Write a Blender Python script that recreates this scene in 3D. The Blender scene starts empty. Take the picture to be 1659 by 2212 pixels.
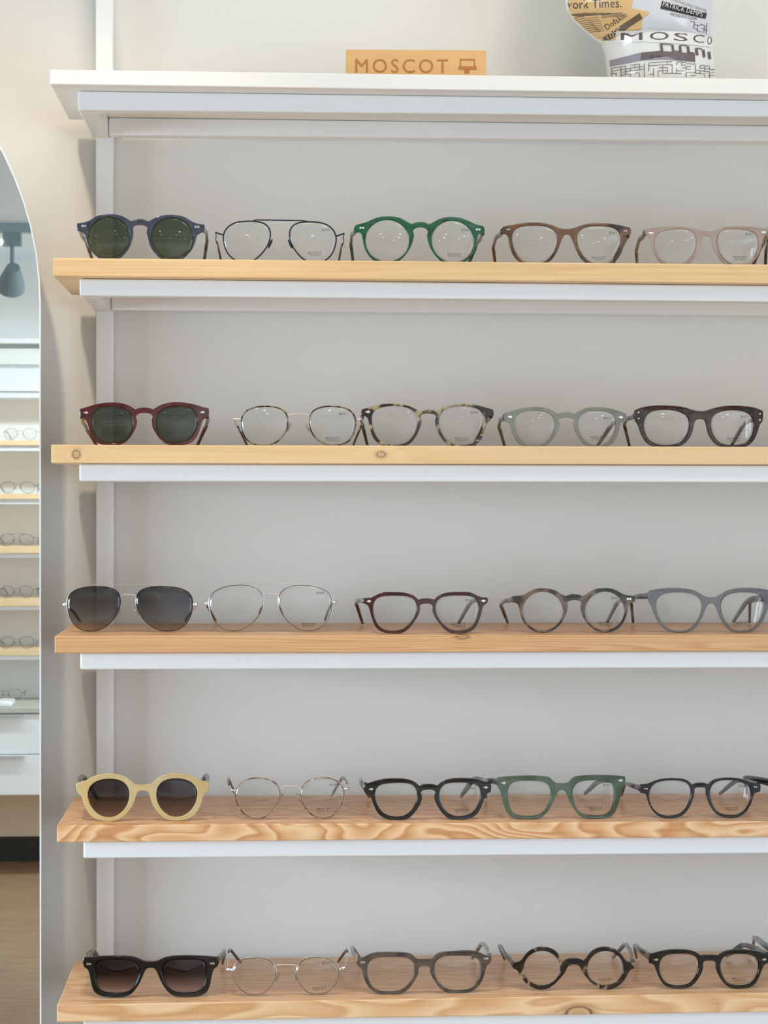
import bpy, bmesh, math, random
from mathutils import Vector, Matrix
from mathutils.bvhtree import BVHTree
random.seed(4)
sc = bpy.context.scene
COL = sc.collection

# ------------------------------------------------------------------ camera
F, YAW, PITCH, ROLL = 4240.0, 0.0588, -0.0095, 0.0009
CP = Vector((0.2429, -2.1149, 1.4187))
W, H = 1659, 2212
cy_, sy_, cp_, sp_ = math.cos(YAW), math.sin(YAW), math.cos(PITCH), math.sin(PITCH)
FW = Vector((sy_*cp_, cy_*cp_, sp_)); R0 = Vector((cy_, -sy_, 0)); U0 = R0.cross(FW)
RT = R0*math.cos(ROLL) + U0*math.sin(ROLL); UP = -R0*math.sin(ROLL) + U0*math.cos(ROLL)
cam = bpy.data.objects.new('camera', bpy.data.cameras.new('camera')); COL.objects.link(cam)
cam.matrix_world = Matrix(((RT.x, UP.x, -FW.x, CP.x), (RT.y, UP.y, -FW.y, CP.y), (RT.z, UP.z, -FW.z, CP.z), (0, 0, 0, 1)))
cam.data.sensor_fit = 'VERTICAL'; cam.data.sensor_height = 24; cam.data.lens = F/H*24
cam.data.clip_start = .05
sc.camera = cam

def ray(px, py):
    return (FW + RT*((px-W/2)/F) - UP*((py-H/2)/F))
def unp(px, py, Y):                       # measured photo point -> (X, Z) on the vertical plane at depth Y
    d = ray(px, py); t = (Y-CP.y)/d.y
    return CP.x+d.x*t, CP.z+d.z*t

# ------------------------------------------------------------------ world, lights, exposure
sc.view_settings.view_transform = 'Standard'; sc.view_settings.look = 'None'
sc.view_settings.gamma = 1; sc.view_settings.use_curve_mapping = False
sc.view_settings.exposure = -0.03
sc.cycles.transparent_max_bounces = 40
sc.cycles.max_bounces = 10; sc.cycles.diffuse_bounces = 6
sc.cycles.sample_clamp_indirect = 6
wd = bpy.data.worlds.new('daylight'); sc.world = wd; wd.use_nodes = True
wd.node_tree.nodes['Background'].inputs[0].default_value = (.75, .88, 1, 1)
wd.node_tree.nodes['Background'].inputs[1].default_value = 1.0
def area(name, loc, target, sx, sz, power, col, spread=math.pi):
    l = bpy.data.lights.new(name, 'AREA'); l.shape = 'RECTANGLE'; l.size = sx; l.size_y = sz
    l.energy = power; l.color = col; l.spread = spread
    o = bpy.data.objects.new(name, l); COL.objects.link(o); o.location = loc
    o.rotation_euler = (Vector(target)-Vector(loc)).to_track_quat('-Z', 'Y').to_euler(); return o
area('opposite_room_fill', (3.28, -2.9, 1.15), (-1.5, -4.6, 1.3), 3.2, 1.9, 94, (.72, .87, 1))  # fill from an unseen right window, aimed to brighten the room opposite
area('side_window_daylight', (-3.28, -1.05, 1.2), (.6, -.1, -.2), 1.5, 1.1, 48, (.66, .84, 1), 1.4)
MR = unp(88, 700, .157)[0]                # right edge of the mirror
WASH = [(MR-.17, -.40, 2.86, 17, .035), (.36, -.72, 2.86, 4.5, .16), (.95, -1.0, 2.86, 14, .20)]
def spot(name, loc, target, power, col, rad, ang=1.5):
    l = bpy.data.lights.new(name, 'SPOT'); l.energy = power; l.color = col; l.shadow_soft_size = rad
    l.spot_size = ang; l.spot_blend = .6
    o = bpy.data.objects.new(name, l); COL.objects.link(o); o.location = loc
    o.rotation_euler = (Vector(target)-Vector(loc)).to_track_quat('-Z', 'Y').to_euler(); return o
for (x, y, z, p, r) in WASH:
    spot('wall_wash_light', (x, y, z-.16), (x, .1, .66 if x < .2 else 2.05), p*(2.2 if x < .2 else 1.5), (1, .84, .64), r, 1.1 if x < .2 else 1.5)

for x in (-1.75, -.72, .15, .95, 1.75):    # the far track: lamps that light the shelves opposite
    spot('far_track_light', (x, -4.28, 2.14), (x-.1, -5.2, .3), 28, (.72, .87, 1), .04, 2.3)
# ------------------------------------------------------------------ helpers
def link(name, me, m=None, parent=None, loc=None):
    o = bpy.data.objects.new(name, me); COL.objects.link(o)
    if m is not None:
        for mm in (m if isinstance(m, (list, tuple)) else [m]): me.materials.append(mm)
    if loc is not None:
        me.transform(Matrix.Translation(-Vector(loc))); o.location = loc
    if parent: o.parent = parent
    return o
def obj(name, bm, m, parent=None, loc=None, smooth=False):
    me = bpy.data.meshes.new(name)
    bmesh.ops.recalc_face_normals(bm, faces=bm.faces)
    bm.to_mesh(me); bm.free()
    if smooth:
        for p in me.polygons: p.use_smooth = True
    return link(name, me, m, parent, loc)
def tag(o, label=None, cat=None, group=None, kind=None):
    for k, v in (('label', label), ('category', cat), ('group', group), ('kind', kind)):
        if v: o[k] = v
    return o
def empty(name, loc, label, cat, group=None):
    o = bpy.data.objects.new(name, None); COL.objects.link(o); o.location = loc; o.empty_display_size = .02
    return tag(o, label, cat, group)
def add_box(bm, x0, x1, y0, y1, z0, z1, bev=0, seg=2):
    r = bmesh.ops.create_cube(bm, size=1)
    for v in r['verts']:
        v.co = Vector(((x0+x1)/2+v.co.x*(x1-x0), (y0+y1)/2+v.co.y*(y1-y0), (z0+z1)/2+v.co.z*(z1-z0)))
    if bev:
        es = list({e for v in r['verts'] for e in v.link_edges})
        bmesh.ops.bevel(bm, geom=es, offset=bev, segments=seg, affect='EDGES', profile=.5)
def bx(*a, **k):
    bm = bmesh.new(); add_box(bm, *a, **k); return bm
def add_cyl(bm, p0, p1, r0, r1=None, n=16):
    p0, p1 = Vector(p0), Vector(p1); d = p1-p0
    M = Matrix.Translation((p0+p1)/2) @ d.to_track_quat('Z', 'Y').to_matrix().to_4x4()
    bmesh.ops.create_cone(bm, cap_ends=True, segments=n, radius1=r0, radius2=r0 if r1 is None else r1, depth=d.length, matrix=M)
def smooth_path(P, n=6, closed=False):
    """Hermite spline through the points; a point with a trailing 1 is a corner"""
    pts = [Vector(p[:2]) for p in P]; cor = [len(p) > 2 for p in P]; N = len(pts); out = []
    rng = range(N) if closed else range(N-1)
    def tan(i, side, L):
        if cor[i] or (not closed and i in (0, N-1)):
            j = (i+1) % N if side == 0 else i-1
            d = (pts[j]-pts[i])*(1 if side == 0 else -1); return d/max(d.length, 1e-9)*L
        a, b, c = pts[i-1], pts[i], pts[(i+1) % N]
        return (c-a)/max((b-a).length+(c-b).length, 1e-9)*L
    for i in rng:
        j = (i+1) % N; a, b = pts[i], pts[j]; L = (b-a).length
        ta, tb = tan(i, 0, L), tan(j, 1, L)
        for k in range(n):
            t = k/n; t2, t3 = t*t, t*t*t
            out.append(a*(2*t3-3*t2+1)+ta*(t3-2*t2+t)+b*(-2*t3+3*t2)+tb*(t3-t2))
    if not closed: out.append(pts[-1])
    elif n >= 4:                              # even out hand-measured facets, corners kept
        keep = {i*n for i in range(N) if cor[i]}; M = len(out)
        for _ in range(7):
            out = [out[i] if i in keep else (out[i-1]+out[i]*2+out[(i+1) % M])/4 for i in range(M)]
    return out
def smooth3(P, n=8):
    N = len(P); P = [Vector(p) for p in P]; out = []
    for i in range(N-1):
        a, b = P[i], P[i+1]; L = (b-a).length
        def tn(k):
            p, q = P[max(k-1, 0)], P[min(k+1, N-1)]
            s = (P[k]-p).length+(q-P[k]).length; return (q-p)/max(s, 1e-9)*L
        ta, tb = tn(i), tn(i+1)
        for k in range(n):
            t = k/n; t2, t3 = t*t, t*t*t
            out.append((i+t, a*(2*t3-3*t2+1)+ta*(t3-2*t2+t)+b*(-2*t3+3*t2)+tb*(t3-t2)))
    out.append((N-1, P[-1])); return out
def sweep(bm, pts, radii, seg=8, closed=False, flat=None, upv=Vector((0, 0, 1))):
    """tube; radii list of (rw, rh) or floats; rounded section when flat"""
    N = len(pts); rings = []
    for i, p in enumerate(pts):
        a = pts[i-1] if (i > 0 or closed) else p; b = pts[(i+1) % N] if (i < N-1 or closed) else p
        t = (b-a).normalized(); s = t.cross(upv)
        if s.length < 1e-4: s = t.cross(Vector((1, 0, 0)))
        s.normalize(); u = s.cross(t).normalized()
        r = radii[i] if isinstance(radii, list) else radii
        rw, rh = r if isinstance(r, tuple) else (r, r)
        ring = []
        for k in range(seg):
            an = 2*math.pi*k/seg + (math.pi/seg)
            c, s_ = math.cos(an), math.sin(an)
            if flat:
                c = math.copysign(abs(c)**.45, c); s_ = math.copysign(abs(s_)**.45, s_)
            ring.append(bm.verts.new(p+s*(c*rw)+u*(s_*rh)))
        rings.append(ring)
    for i in range(N if closed else N-1):
        A, B = rings[i], rings[(i+1) % N]
        for k in range(seg): bm.faces.new((A[k], A[(k+1) % seg], B[(k+1) % seg], B[k]))
    if not closed:
        bm.faces.new(rings[0]); bm.faces.new(rings[-1])
def curve_plate(contours, ext, bev):
    """filled 2D contours (first outer, rest holes) extruded along local z -> mesh data"""
    cu = bpy.data.curves.new('tmp', 'CURVE'); cu.dimensions = '2D'; cu.fill_mode = 'BOTH'
    cu.extrude = ext; cu.bevel_depth = bev; cu.bevel_resolution = 2; cu.offset = -bev*.65
    for c in contours:
        s = cu.splines.new('POLY'); s.points.add(len(c)-1); s.use_cyclic_u = True
        for i, p in enumerate(c): s.points[i].co = (p[0], p[1], 0, 1)
    o = bpy.data.objects.new('tmp', cu); COL.objects.link(o)
    dg = bpy.context.evaluated_depsgraph_get(); dg.update()
    me = bpy.data.meshes.new_from_object(o.evaluated_get(dg))
    bpy.data.objects.remove(o); bpy.data.curves.remove(cu); return me
def text_mesh(s, width, height, ext=.00003, bold=0.0, space=1.0, align='CENTER'):
    cu = bpy.data.curves.new('tmp', 'FONT'); cu.body = s; cu.extrude = ext; cu.space_character = space
    cu.align_x = 'LEFT'; cu.offset = bold; cu.resolution_u = 3; cu.size = 1
    o = bpy.data.objects.new('tmp', cu); COL.objects.link(o)
    dg = bpy.context.evaluated_depsgraph_get(); dg.update()
    me = bpy.data.meshes.new_from_object(o.evaluated_get(dg))
    bpy.data.objects.remove(o); bpy.data.curves.remove(cu)
    xs = [v.co.x for v in me.vertices]; ys = [v.co.y for v in me.vertices]
    x0, x1, y0, y1 = min(xs), max(xs), min(ys), max(ys)
    for v in me.vertices:
        v.co.x = ((v.co.x-x0)/(x1-x0)-.5)*width; v.co.y = ((v.co.y-y0)/(y1-y0)-.5)*height
        v.co.z = math.copysign(ext, v.co.z)
    return me

# ------------------------------------------------------------------ materials
def mat(name):
    m = bpy.data.materials.new(name); m.use_nodes = True; nt = m.node_tree
    b = nt.nodes['Principled BSDF']; return m, nt, b
def S(v):                                  # sRGB 0-255 -> linear
    return tuple((c/255/12.92 if c <= 10 else ((c/255+.055)/1.055)**2.4) for c in v)+(1,)
def plain(name, c, rough=.5, metal=0, bump=0, coat=0, spec=None):
    m, nt, b = mat(name); b.inputs['Base Color'].default_value = S(c)
    b.inputs['Roughness'].default_value = rough; b.inputs['Metallic'].default_value = metal
    b.inputs['Coat Weight'].default_value = coat
    if spec is not None: b.inputs['Specular IOR Level'].default_value = spec
    if bump:
        n = nt.nodes.new('ShaderNodeTexNoise'); n.inputs['Scale'].default_value = 400
        bp = nt.nodes.new('ShaderNodeBump'); bp.inputs['Strength'].default_value = bump; bp.inputs['Distance'].default_value = .0005
        nt.links.new(n.outputs[0], bp.inputs['Height']); nt.links.new(bp.outputs[0], b.inputs['Normal'])
    return m
def ramp(nt, stops):
    r = nt.nodes.new('ShaderNodeValToRGB'); e = r.color_ramp.elements
    while len(e) > 1: e.remove(e[-1])
    e[0].position = stops[0][0]; e[0].color = stops[0][1]
    for p, c in stops[1:]:
        q = e.new(p); q.color = c
    return r
def mth(nt, op, a, b=None, c=None):
    n = nt.nodes.new('ShaderNodeMath'); n.operation = op
    for i, v in enumerate((a, b, c)):
        if v is None: continue
        if isinstance(v, (int, float)): n.inputs[i].default_value = v
        else: nt.links.new(v, n.inputs[i])
    return n.outputs[0]
def wood(name, light, dark, deep, fine=1.0, rings=(1.6, 5, 26, 34), ringamt=.5, knots=(), seed=0, rough=.36):
    """rings = noise scales (x, y, z) and band frequency"""
    m, nt, b = mat(name); N = nt.nodes; L = nt.links
    tc = N.new('ShaderNodeTexCoord'); sep = N.new('ShaderNodeSeparateXYZ'); L.new(tc.outputs['Object'], sep.inputs[0])
    X, Y, Z = sep.outputs
    kn = None
    for (kx, kz, rx, rz) in knots:
        dx = mth(nt, 'DIVIDE', mth(nt, 'SUBTRACT', X, kx), rx); dz = mth(nt, 'DIVIDE', mth(nt, 'SUBTRACT', Z, kz), rz)
        dy = mth(nt, 'DIVIDE', Y, .03)
        d = mth(nt, 'SQRT', mth(nt, 'ADD', mth(nt, 'ADD', mth(nt, 'MULTIPLY', dx, dx), mth(nt, 'MULTIPLY', dz, dz)), mth(nt, 'MULTIPLY', dy, dy)))
        kn = d if kn is None else mth(nt, 'MINIMUM', kn, d)
    def noise(sx, sy, sz, scale, det, off):
        mp = N.new('ShaderNodeMapping'); L.new(tc.outputs['Object'], mp.inputs[0])
        mp.inputs['Scale'].default_value = (sx, sy, sz); mp.inputs['Location'].default_value = (off, off*1.7, off*.6)
        n = N.new('ShaderNodeTexNoise'); L.new(mp.outputs[0], n.inputs['Vector']); n.inputs['Scale'].default_value = scale
        n.inputs['Detail'].default_value = det; n.inputs['Roughness'].default_value = .5; return n.outputs[0]
    n1 = noise(rings[0], rings[1], rings[2], 1, 1.5, seed)
    ph = mth(nt, 'MULTIPLY', n1, rings[3])
    if kn is not None:
        ph = mth(nt, 'ADD', ph, mth(nt, 'DIVIDE', 3.0, mth(nt, 'ADD', kn, .6)))
    saw = mth(nt, 'FRACT', ph)
    band = mth(nt, 'POWER', saw, 1.6 if ringamt < .8 else .9)
    edge = mth(nt, 'SMOOTH_MIN', mth(nt, 'MULTIPLY', mth(nt, 'SUBTRACT', 1.0, saw), 5), 1.0, .3)
    band = mth(nt, 'MULTIPLY', band, edge)
    n2 = noise(3, 160, 300*fine, 1, 4, seed+3)
    n3 = noise(1.2, 3, 9, 1, 2, seed+7)
    f = mth(nt, 'ADD', mth(nt, 'MULTIPLY', band, ringamt), mth(nt, 'MULTIPLY', mth(nt, 'SUBTRACT', n2, .45), .45))
    f = mth(nt, 'ADD', f, mth(nt, 'MULTIPLY', mth(nt, 'SUBTRACT', n3, .5), .5))
    r = ramp(nt, [(0.0, S(light)), (.5, S(dark)), (1.0, S(deep))]); L.new(f, r.inputs[0])
    out = r.outputs[0]
    if kn is not None:
        kr = ramp(nt, [(0, (.62, .62, .62, 1)), (.38, (.75, .75, .75, 1)), (.5, (.0, .0, .0, 1)), (.56, (.55, .55, .55, 1)), (1, (1, 1, 1, 1))])
        L.new(mth(nt, 'MULTIPLY', kn, .5), kr.inputs[0])
        mx = N.new('ShaderNodeMix'); mx.data_type = 'RGBA'; L.new(kr.outputs[0], mx.inputs[0])
        mx.inputs[6].default_value = S((112, 72, 46)); L.new(out, mx.inputs[7]); out = mx.outputs[2]
    L.new(out, b.inputs['Base Color']); b.inputs['Roughness'].default_value = rough
    bp = N.new('ShaderNodeBump'); bp.inputs['Strength'].default_value = .15; bp.inputs['Distance'].default_value = .0004
    L.new(n2, bp.inputs['Height']); L.new(bp.outputs[0], b.inputs['Normal'])
    return m
def acetate(name, cols, scale=60, clear=0.0, rough=.14, stretch=(1, 1, 1), contrast=(.38, .62), seed=0.0):
    cols = [tuple(.84*(c*.86+.14*sum(q)/3) for c in q) for q in cols]
    """cols: list of colours mottled through each other; clear = share of see-through"""
    m, nt, b = mat(name); N = nt.nodes; L = nt.links
    if len(cols) > 1:
        tc = N.new('ShaderNodeTexCoord'); mp = N.new('ShaderNodeMapping'); L.new(tc.outputs['Object'], mp.inputs[0])
        mp.inputs['Scale'].default_value = stretch; mp.inputs['Location'].default_value = (seed, seed, seed)
        n = N.new('ShaderNodeTexNoise'); n.inputs['Scale'].default_value = scale; n.inputs['Detail'].default_value = 2.5
        L.new(mp.outputs[0], n.inputs['Vector'])
        a, z = contrast
        r = ramp(nt, [(a+(z-a)*i/(len(cols)-1), S(c)) for i, c in enumerate(cols)])
        L.new(n.outputs[0], r.inputs[0]); L.new(r.outputs[0], b.inputs['Base Color']); c_out = r.outputs[0]
    else:
        b.inputs['Base Color'].default_value = S(cols[0]); c_out = None
    b.inputs['Roughness'].default_value = rough; b.inputs['Coat Weight'].default_value = .2; b.inputs['Coat Roughness'].default_value = .05
    if clear:
        t = N.new('ShaderNodeBsdfTransparent'); mx = N.new('ShaderNodeMixShader'); mx.inputs[0].default_value = clear
        if c_out is not None:
            g = N.new('ShaderNodeMix'); g.data_type = 'RGBA'; g.inputs[0].default_value = .45
            L.new(c_out, g.inputs[6]); g.inputs[7].default_value = (1, 1, 1, 1); L.new(g.outputs[2], t.inputs[0])
        else:
            c = S(cols[0]); t.inputs[0].default_value = tuple(.5+.5*v for v in c[:3])+(1,)
        L.new(b.outputs[0], mx.inputs[1]); L.new(t.outputs[0], mx.inputs[2])
        L.new(mx.outputs[0], N['Material Output'].inputs[0])
    return m
def lens_mat(name, top, bottom=None, z0=0, z1=.04, ior=1.5):
    m, nt, b = mat(name); N = nt.nodes; L = nt.links; N.remove(b)
    t = N.new('ShaderNodeBsdfTransparent'); g = N.new('ShaderNodeBsdfGlossy'); g.inputs['Roughness'].default_value = .01
    fr = N.new('ShaderNodeFresnel'); fr.inputs[0].default_value = ior
    mx = N.new('ShaderNodeMixShader'); L.new(fr.outputs[0], mx.inputs[0]); L.new(t.outputs[0], mx.inputs[1]); L.new(g.outputs[0], mx.inputs[2])
    L.new(mx.outputs[0], N['Material Output'].inputs[0])
    if bottom:
        tc = N.new('ShaderNodeTexCoord'); sp = N.new('ShaderNodeSeparateXYZ'); L.new(tc.outputs['Object'], sp.inputs[0])
        mr = N.new('ShaderNodeMapRange'); mr.inputs[1].default_value = z0; mr.inputs[2].default_value = z1; L.new(sp.outputs[2], mr.inputs[0])
        r = ramp(nt, [(0, bottom), (1, top)]); L.new(mr.outputs[0], r.inputs[0]); L.new(r.outputs[0], t.inputs[0])
    else: t.inputs[0].default_value = top
    return m

M_wall = plain('wall_paint', (231, 230, 226), .75, bump=.05)
M_white = plain('white_powder_coat', (242, 243, 244), .35)
M_whitewood = plain('white_lacquer', (243, 242, 238), .4)
M_clear = lens_mat('clear_lens', (.985, .99, .985, 1))
M_sun_g = lens_mat('green_grey_sun_lens', (.34, .38, .30, 1), ior=1.55)
M_sun_r = lens_mat('grey_sun_lens', (.34, .37, .33, 1), ior=1.55)
M_sun_a = lens_mat('gradient_grey_lens', (.33, .33, .345, 1), (.66, .64, .62, 1), .004, .036)
M_sun_b = lens_mat('brown_gradient_lens', (.29, .26, .27, 1), (.62, .55, .53, 1), .003, .036)
M_sun_k = lens_mat('violet_gradient_lens', (.20, .17, .18, 1), (.86, .82, .88, 1), .003, .026)
M_silver = plain('silver_metal', (240, 240, 240), .28, 1)
M_rose = acetate('rose_metal_tortoise', [(120, 70, 45), (190, 140, 110), (225, 190, 165), (130, 80, 60)], 90)
M_navymetal = plain('navy_metal', (38, 42, 62), .3, .5)
M_rivet = plain('polished_rivet', (222, 220, 214), .2, 1)
M_padclear = acetate('clear_silicone', [(225, 215, 195)], clear=.45)
M_ink = plain('dark_ink', (40, 36, 34), .6)
M_faint = plain('grey_ink', (118, 116, 112), .7)
M_sleeve_dark = acetate('dark_tip', [(22, 22, 20), (60, 62, 45)], 80)
M_sleeve_tort = acetate('tortoise_tip', [(30, 22, 16), (75, 52, 34), (120, 90, 60)], 120)

# ------------------------------------------------------------------ setting
WY = .222                                  # face of the wall behind the shelves
XL, XR, YF, ZC = -3.4, 3.4, -5.20, 2.9
DROP = 2.315
def struct(name, bm, m): return tag(obj(name, bm, m), kind='structure')
struct('wall_back', bx(XL, XR, WY, WY+.1, 0, ZC), M_wall)
struct('wall_opposite', bx(XL, XR, YF-.1, YF, 0, ZC), M_wall)
def holed(name, x0, x1, ya, yb, za, zb):
    bm = bmesh.new()
    add_box(bm, x0, x1, YF-.1, ya, 0, ZC); add_box(bm, x0, x1, yb, WY+.1, 0, ZC)
    add_box(bm, x0, x1, ya, yb, 0, za); add_box(bm, x0, x1, ya, yb, zb, ZC); struct(name, bm, M_wall)
holed('wall_right', XR, XR+.1, -4.6, -1.2, .2, 2.1)
holed('wall_left', XL-.1, XL, -1.85, -.25, .62, 1.80)
M_frame = plain('window_aluminium', (60, 62, 66), .4, .4)
for nm, x, ya, yb, za, zb, n in (('window_1', XR, -4.6, -1.2, .2, 2.1, 3), ('window_2', XL-.06, -1.85, -.25, .62, 1.80, 3)):
    bm = bmesh.new()
    for i in range(n+1):
        y = ya+(yb-ya)*i/n; add_box(bm, x, x+.05, y-.02, y+.02, za, zb)
    add_box(bm, x, x+.05, ya, yb, za, za+.04); add_box(bm, x, x+.05, ya, yb, zb-.04, zb)
    add_box(bm, x, x+.05, ya, yb, (za*1+zb*2)/3-.015, (za+zb*2)/3+.015)
    w = struct(nm, bm, M_frame)
struct('floor', bx(XL, XR, YF-.1, WY+.1, -.05, 0),
       wood('oak_floor', (168, 134, 102), (142, 108, 78), (106, 76, 52), .2, (1.2, 9, 4, 14), .5, seed=2, rough=.35))
struct('ceiling', bx(XL, XR, YF-.1, WY+.1, ZC, ZC+.05), plain('ceiling_paint', (232, 236, 240), .8))
M_soff = plain('ceiling_board', (228, 240, 248), .7)
bm = bmesh.new(); add_box(bm, XL, XR, YF, -2.3, DROP, ZC)
struct('trim_ceiling_drop', bm, M_soff)
# joint between two ceiling boards and the black baseboard opposite
struct('trim_ceiling_joint', bx(-.802, -.795, -4.6, -2.3, DROP-.003, DROP+.002), plain('joint_grey', (110, 128, 138), .8))
struct('lower_wall_bounce_tint', bx(-2.6, .7, YF, YF+.004, .095, .42), plain('warm_bounce_tan', (232, 208, 176), .7))  # added tan panel, colours in the warm floor bounce under the cabinet
M_base = plain('black_rubber_base', (38, 36, 30), .5)
struct('baseboard_opposite', bx(XL, XR, YF, YF+.015, 0, .095), M_base)
struct('baseboard_back', bx(XL, XR, WY-.012, WY, 0, .095), M_base)

# ------------------------------------------------------------------ shelf boards
DEP = .198
edges = [((108, 150), (108, 182.5), 170.3, 203.6), ((114.5, 557), (115, 597), 571, 612.5), ((110.5, 960.5), (111, 1001), 965, 1004),
         ((118, 1373.5), (118, 1411.5), 1370, 1407), ((123, 1782.5), (123, 1820), 1773.5, 1808), ((123, 2171), (123, 2208.5), 2144.5, 2186)]
ZT = []; BOARD_END = 1.18
woods = [
 None,
 wood('pine_board_first', (236, 200, 150), (222, 178, 122), (190, 138, 88), 1.0, (1.2, 6, 60, 9), .45, seed=1),
 wood('pine_board_second', (236, 202, 154), (222, 180, 126), (186, 138, 92), 1.0, (1.0, 5, 40, 5), .3,
      knots=[(.0267, -.0102, .0036, .0040), (.353, -.0098, .0045, .0028)], seed=12),
 wood('pine_board_third', (224, 180, 132), (204, 150, 100), (160, 106, 66), 1.0, (.9, 14, 75, 22), .62,
      knots=[(.438, -.0025, .006, .0022)], seed=23),
 wood('pine_board_fourth', (242, 202, 158), (222, 170, 120), (184, 108, 56), .7, (8, 55, 24, 13), .95, seed=31),
 wood('pine_board_fifth', (240, 202, 158), (224, 176, 128), (190, 120, 70), .7, (4.5, 55, 24, 9), .8,
      knots=[(.5635, -.017, .014, .007)], seed=47)]
ordinal = ['', 'first', 'second', 'third', 'fourth', 'fifth']
blabels = ['',
 'pale pine shelf board, the uppermost of the wooden ones, holding blue sunglasses and green frames',
 'pale pine shelf board with two small round knots on its front edge, holding red sunglasses',
 'fine-lined pine shelf board holding silver aviators, with a dark knot under the burgundy frames',
 'pine shelf board with bold orange swirling grain, holding the butter yellow sunglasses',
 'lowest pine shelf board with a large knot on its front edge, holding black sunglasses']
for i, (tl, bl, tr, br) in enumerate(edges):
    x0, zt0 = unp(tl[0], tl[1], 0); _, zb0 = unp(bl[0], bl[1], 0)
    x1, zt1 = unp(1655, tr, 0); _, zb1 = unp(1655, br, 0)
    st = (zt1-zt0)/(x1-x0); sb = (zb1-zb0)/(x1-x0)
    ZT.append((zt0, x0, st))
    bm = bmesh.new(); r = bmesh.ops.create_cube(bm, size=1)
    for v in r['verts']:
        X = x0 if v.co.x < 0 else BOARD_END
        Z = (zt0+st*(X-x0)) if v.co.z > 0 else (zb0+sb*(X-x0))
        v.co = Vector((X, 0 if v.co.y < 0 else DEP, Z))
    bmesh.ops.bevel(bm, geom=list(bm.edges), offset=.0012, segments=2, affect='EDGES', profile=.5)
    if i == 0:
        tag(obj('white_shelf_board', bm, M_whitewood, loc=(x0, 0, zt0)), 'white painted top shelf board carrying the wooden block and the papered bust', 'shelf')
    else:
        tag(obj('wooden_shelf_board', bm, woods[i], loc=(x0, 0, zt0)), blabels[i], 'shelf', 'pine shelf boards on the white frame')
def ztop(i, X): z, x0, s = ZT[i]; return z+s*(X-x0)

# ------------------------------------------------------------------ white steel frame
fr = empty('shelf_frame', (0.1, .2, 0), 'white square-tube steel frame carrying the pine boards against the wall', 'shelf frame')
PX0, PX1 = unp(207, 1000, DEP)[0], unp(244, 1000, DEP)[0]
def part(name, bm, m, smooth=False): 
    return obj(name, bm, m, fr, smooth=smooth)
def fr_obj(name, bm, m=M_white):
    me = bpy.data.meshes.new(name); bmesh.ops.recalc_face_normals(bm, faces=bm.faces)
    bmesh.ops.translate(bm, verts=bm.verts, vec=-fr.location); bm.to_mesh(me); bm.free()
    return link(name, me, m, fr)
for (a, b) in ((PX0, PX1), (1.13, 1.15)):
    fr_obj('post', bx(a, b, DEP+.0005, DEP+.0205, 0, 2.45, bev=.0012))
rail_px = [((168, 196), 237.5, 214.5, 252.5), ((171.5, 602.5), 638.5, 615, 652.3), ((171, 1003), 1039.5, 1006.5, 1042.5),
           ((173, 1411.5), 1446.5, 1407.5, 1443), ((180, 1820.5), 1854.5, 1808.5, 1844), ((180, 2209), 2243, 2187, 2222)]
RY = .030
for i, ((lx, lt), lb, rt_, rb_) in enumerate(rail_px):
    ysb = .012 if i >= 2 else RY
    if i == 1: ysb = .016
    X0, _ = unp(lx, (lt+lb)/2, ysb); _, zb = unp(lx, lb, ysb); X1, zb1 = unp(1655, rb_, ysb)
    s = (zb1-zb)/(X1-X0)
    bmt = edges[i]; z0_, x0_, st_ = ZT[i]
    xb, zbb0 = unp(bmt[1][0], bmt[1][1], 0); xb1, zbb1 = unp(1655, bmt[3], 0); sb_ = (zbb1-zbb0)/(xb1-xb)
    def tube(xa, xc, ya, yb, gap=.0003):
        bm = bmesh.new(); r = bmesh.ops.create_cube(bm, size=1)
        for v in r['verts']:
            X = xa if v.co.x < 0 else xc; Y = ya if v.co.y < 0 else yb
            Z = (zbb0+sb_*(X-xb)-gap) if v.co.z > 0 else zb+s*(X-X0)
            v.co = Vector((X, Y, Z))
        bmesh.ops.bevel(bm, geom=list(bm.edges), offset=.0022, segments=3, affect='EDGES', profile=.5); return bm
    fr_obj('front_rail', tube(X0, 1.16, ysb, ysb+.02))
    fr_obj('back_rail', tube(X0+.021, 1.13, DEP-.02, DEP))
    fr_obj('side_rail', tube(X0, X0+.0205, ysb+.0201, DEP))
    fr_obj('side_rail', tube(1.1395, 1.16, ysb+.0201, DEP))

# ------------------------------------------------------------------ eyeglasses
KW = 1.0                                    # wrap of the front (m per m2)
def circ(cx, cy, rx, ry, n=20):
    return [(cx+rx*math.sin(2*math.pi*k/n), cy-ry*math.cos(2*math.pi*k/n)) for k in range(n)]
def lens_mesh(cont, th=.0011, dome=.0016, name='lens', back=0.0):
    """cont: local (x, z) contour -> closed domed disc"""
    c = sum((Vector(p) for p in cont), Vector((0, 0)))/len(cont); bm = bmesh.new(); R = 6; N = len(cont)
    def y(x, rho): return KW*x*x - dome*(1-rho*rho)
    layers = []
    for off in (-th/2, th/2):
        rings = [[bm.verts.new((c.x, y(c.x, 0)+off+back, c.y))]]
        for r in range(1, R+1):
            rho = r/R; ring = []
            for p in cont:
                q = c+(Vector(p)-c)*rho; ring.append(bm.verts.new((q.x, y(q.x, rho)+off+back, q.y)))
            rings.append(ring)
        for k in range(N): bm.faces.new((rings[0][0], rings[1][k], rings[1][(k+1) % N]))
        for r in range(1, R):
            for k in range(N): bm.faces.new((rings[r][k], rings[r+1][k], rings[r+1][(k+1) % N], rings[r][(k+1) % N]))
        layers.append(rings)
    for k in range(N): bm.faces.new((layers[0][R][k], layers[0][R][(k+1) % N], layers[1][R][(k+1) % N], layers[1][R][k]))
    return bm
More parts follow.
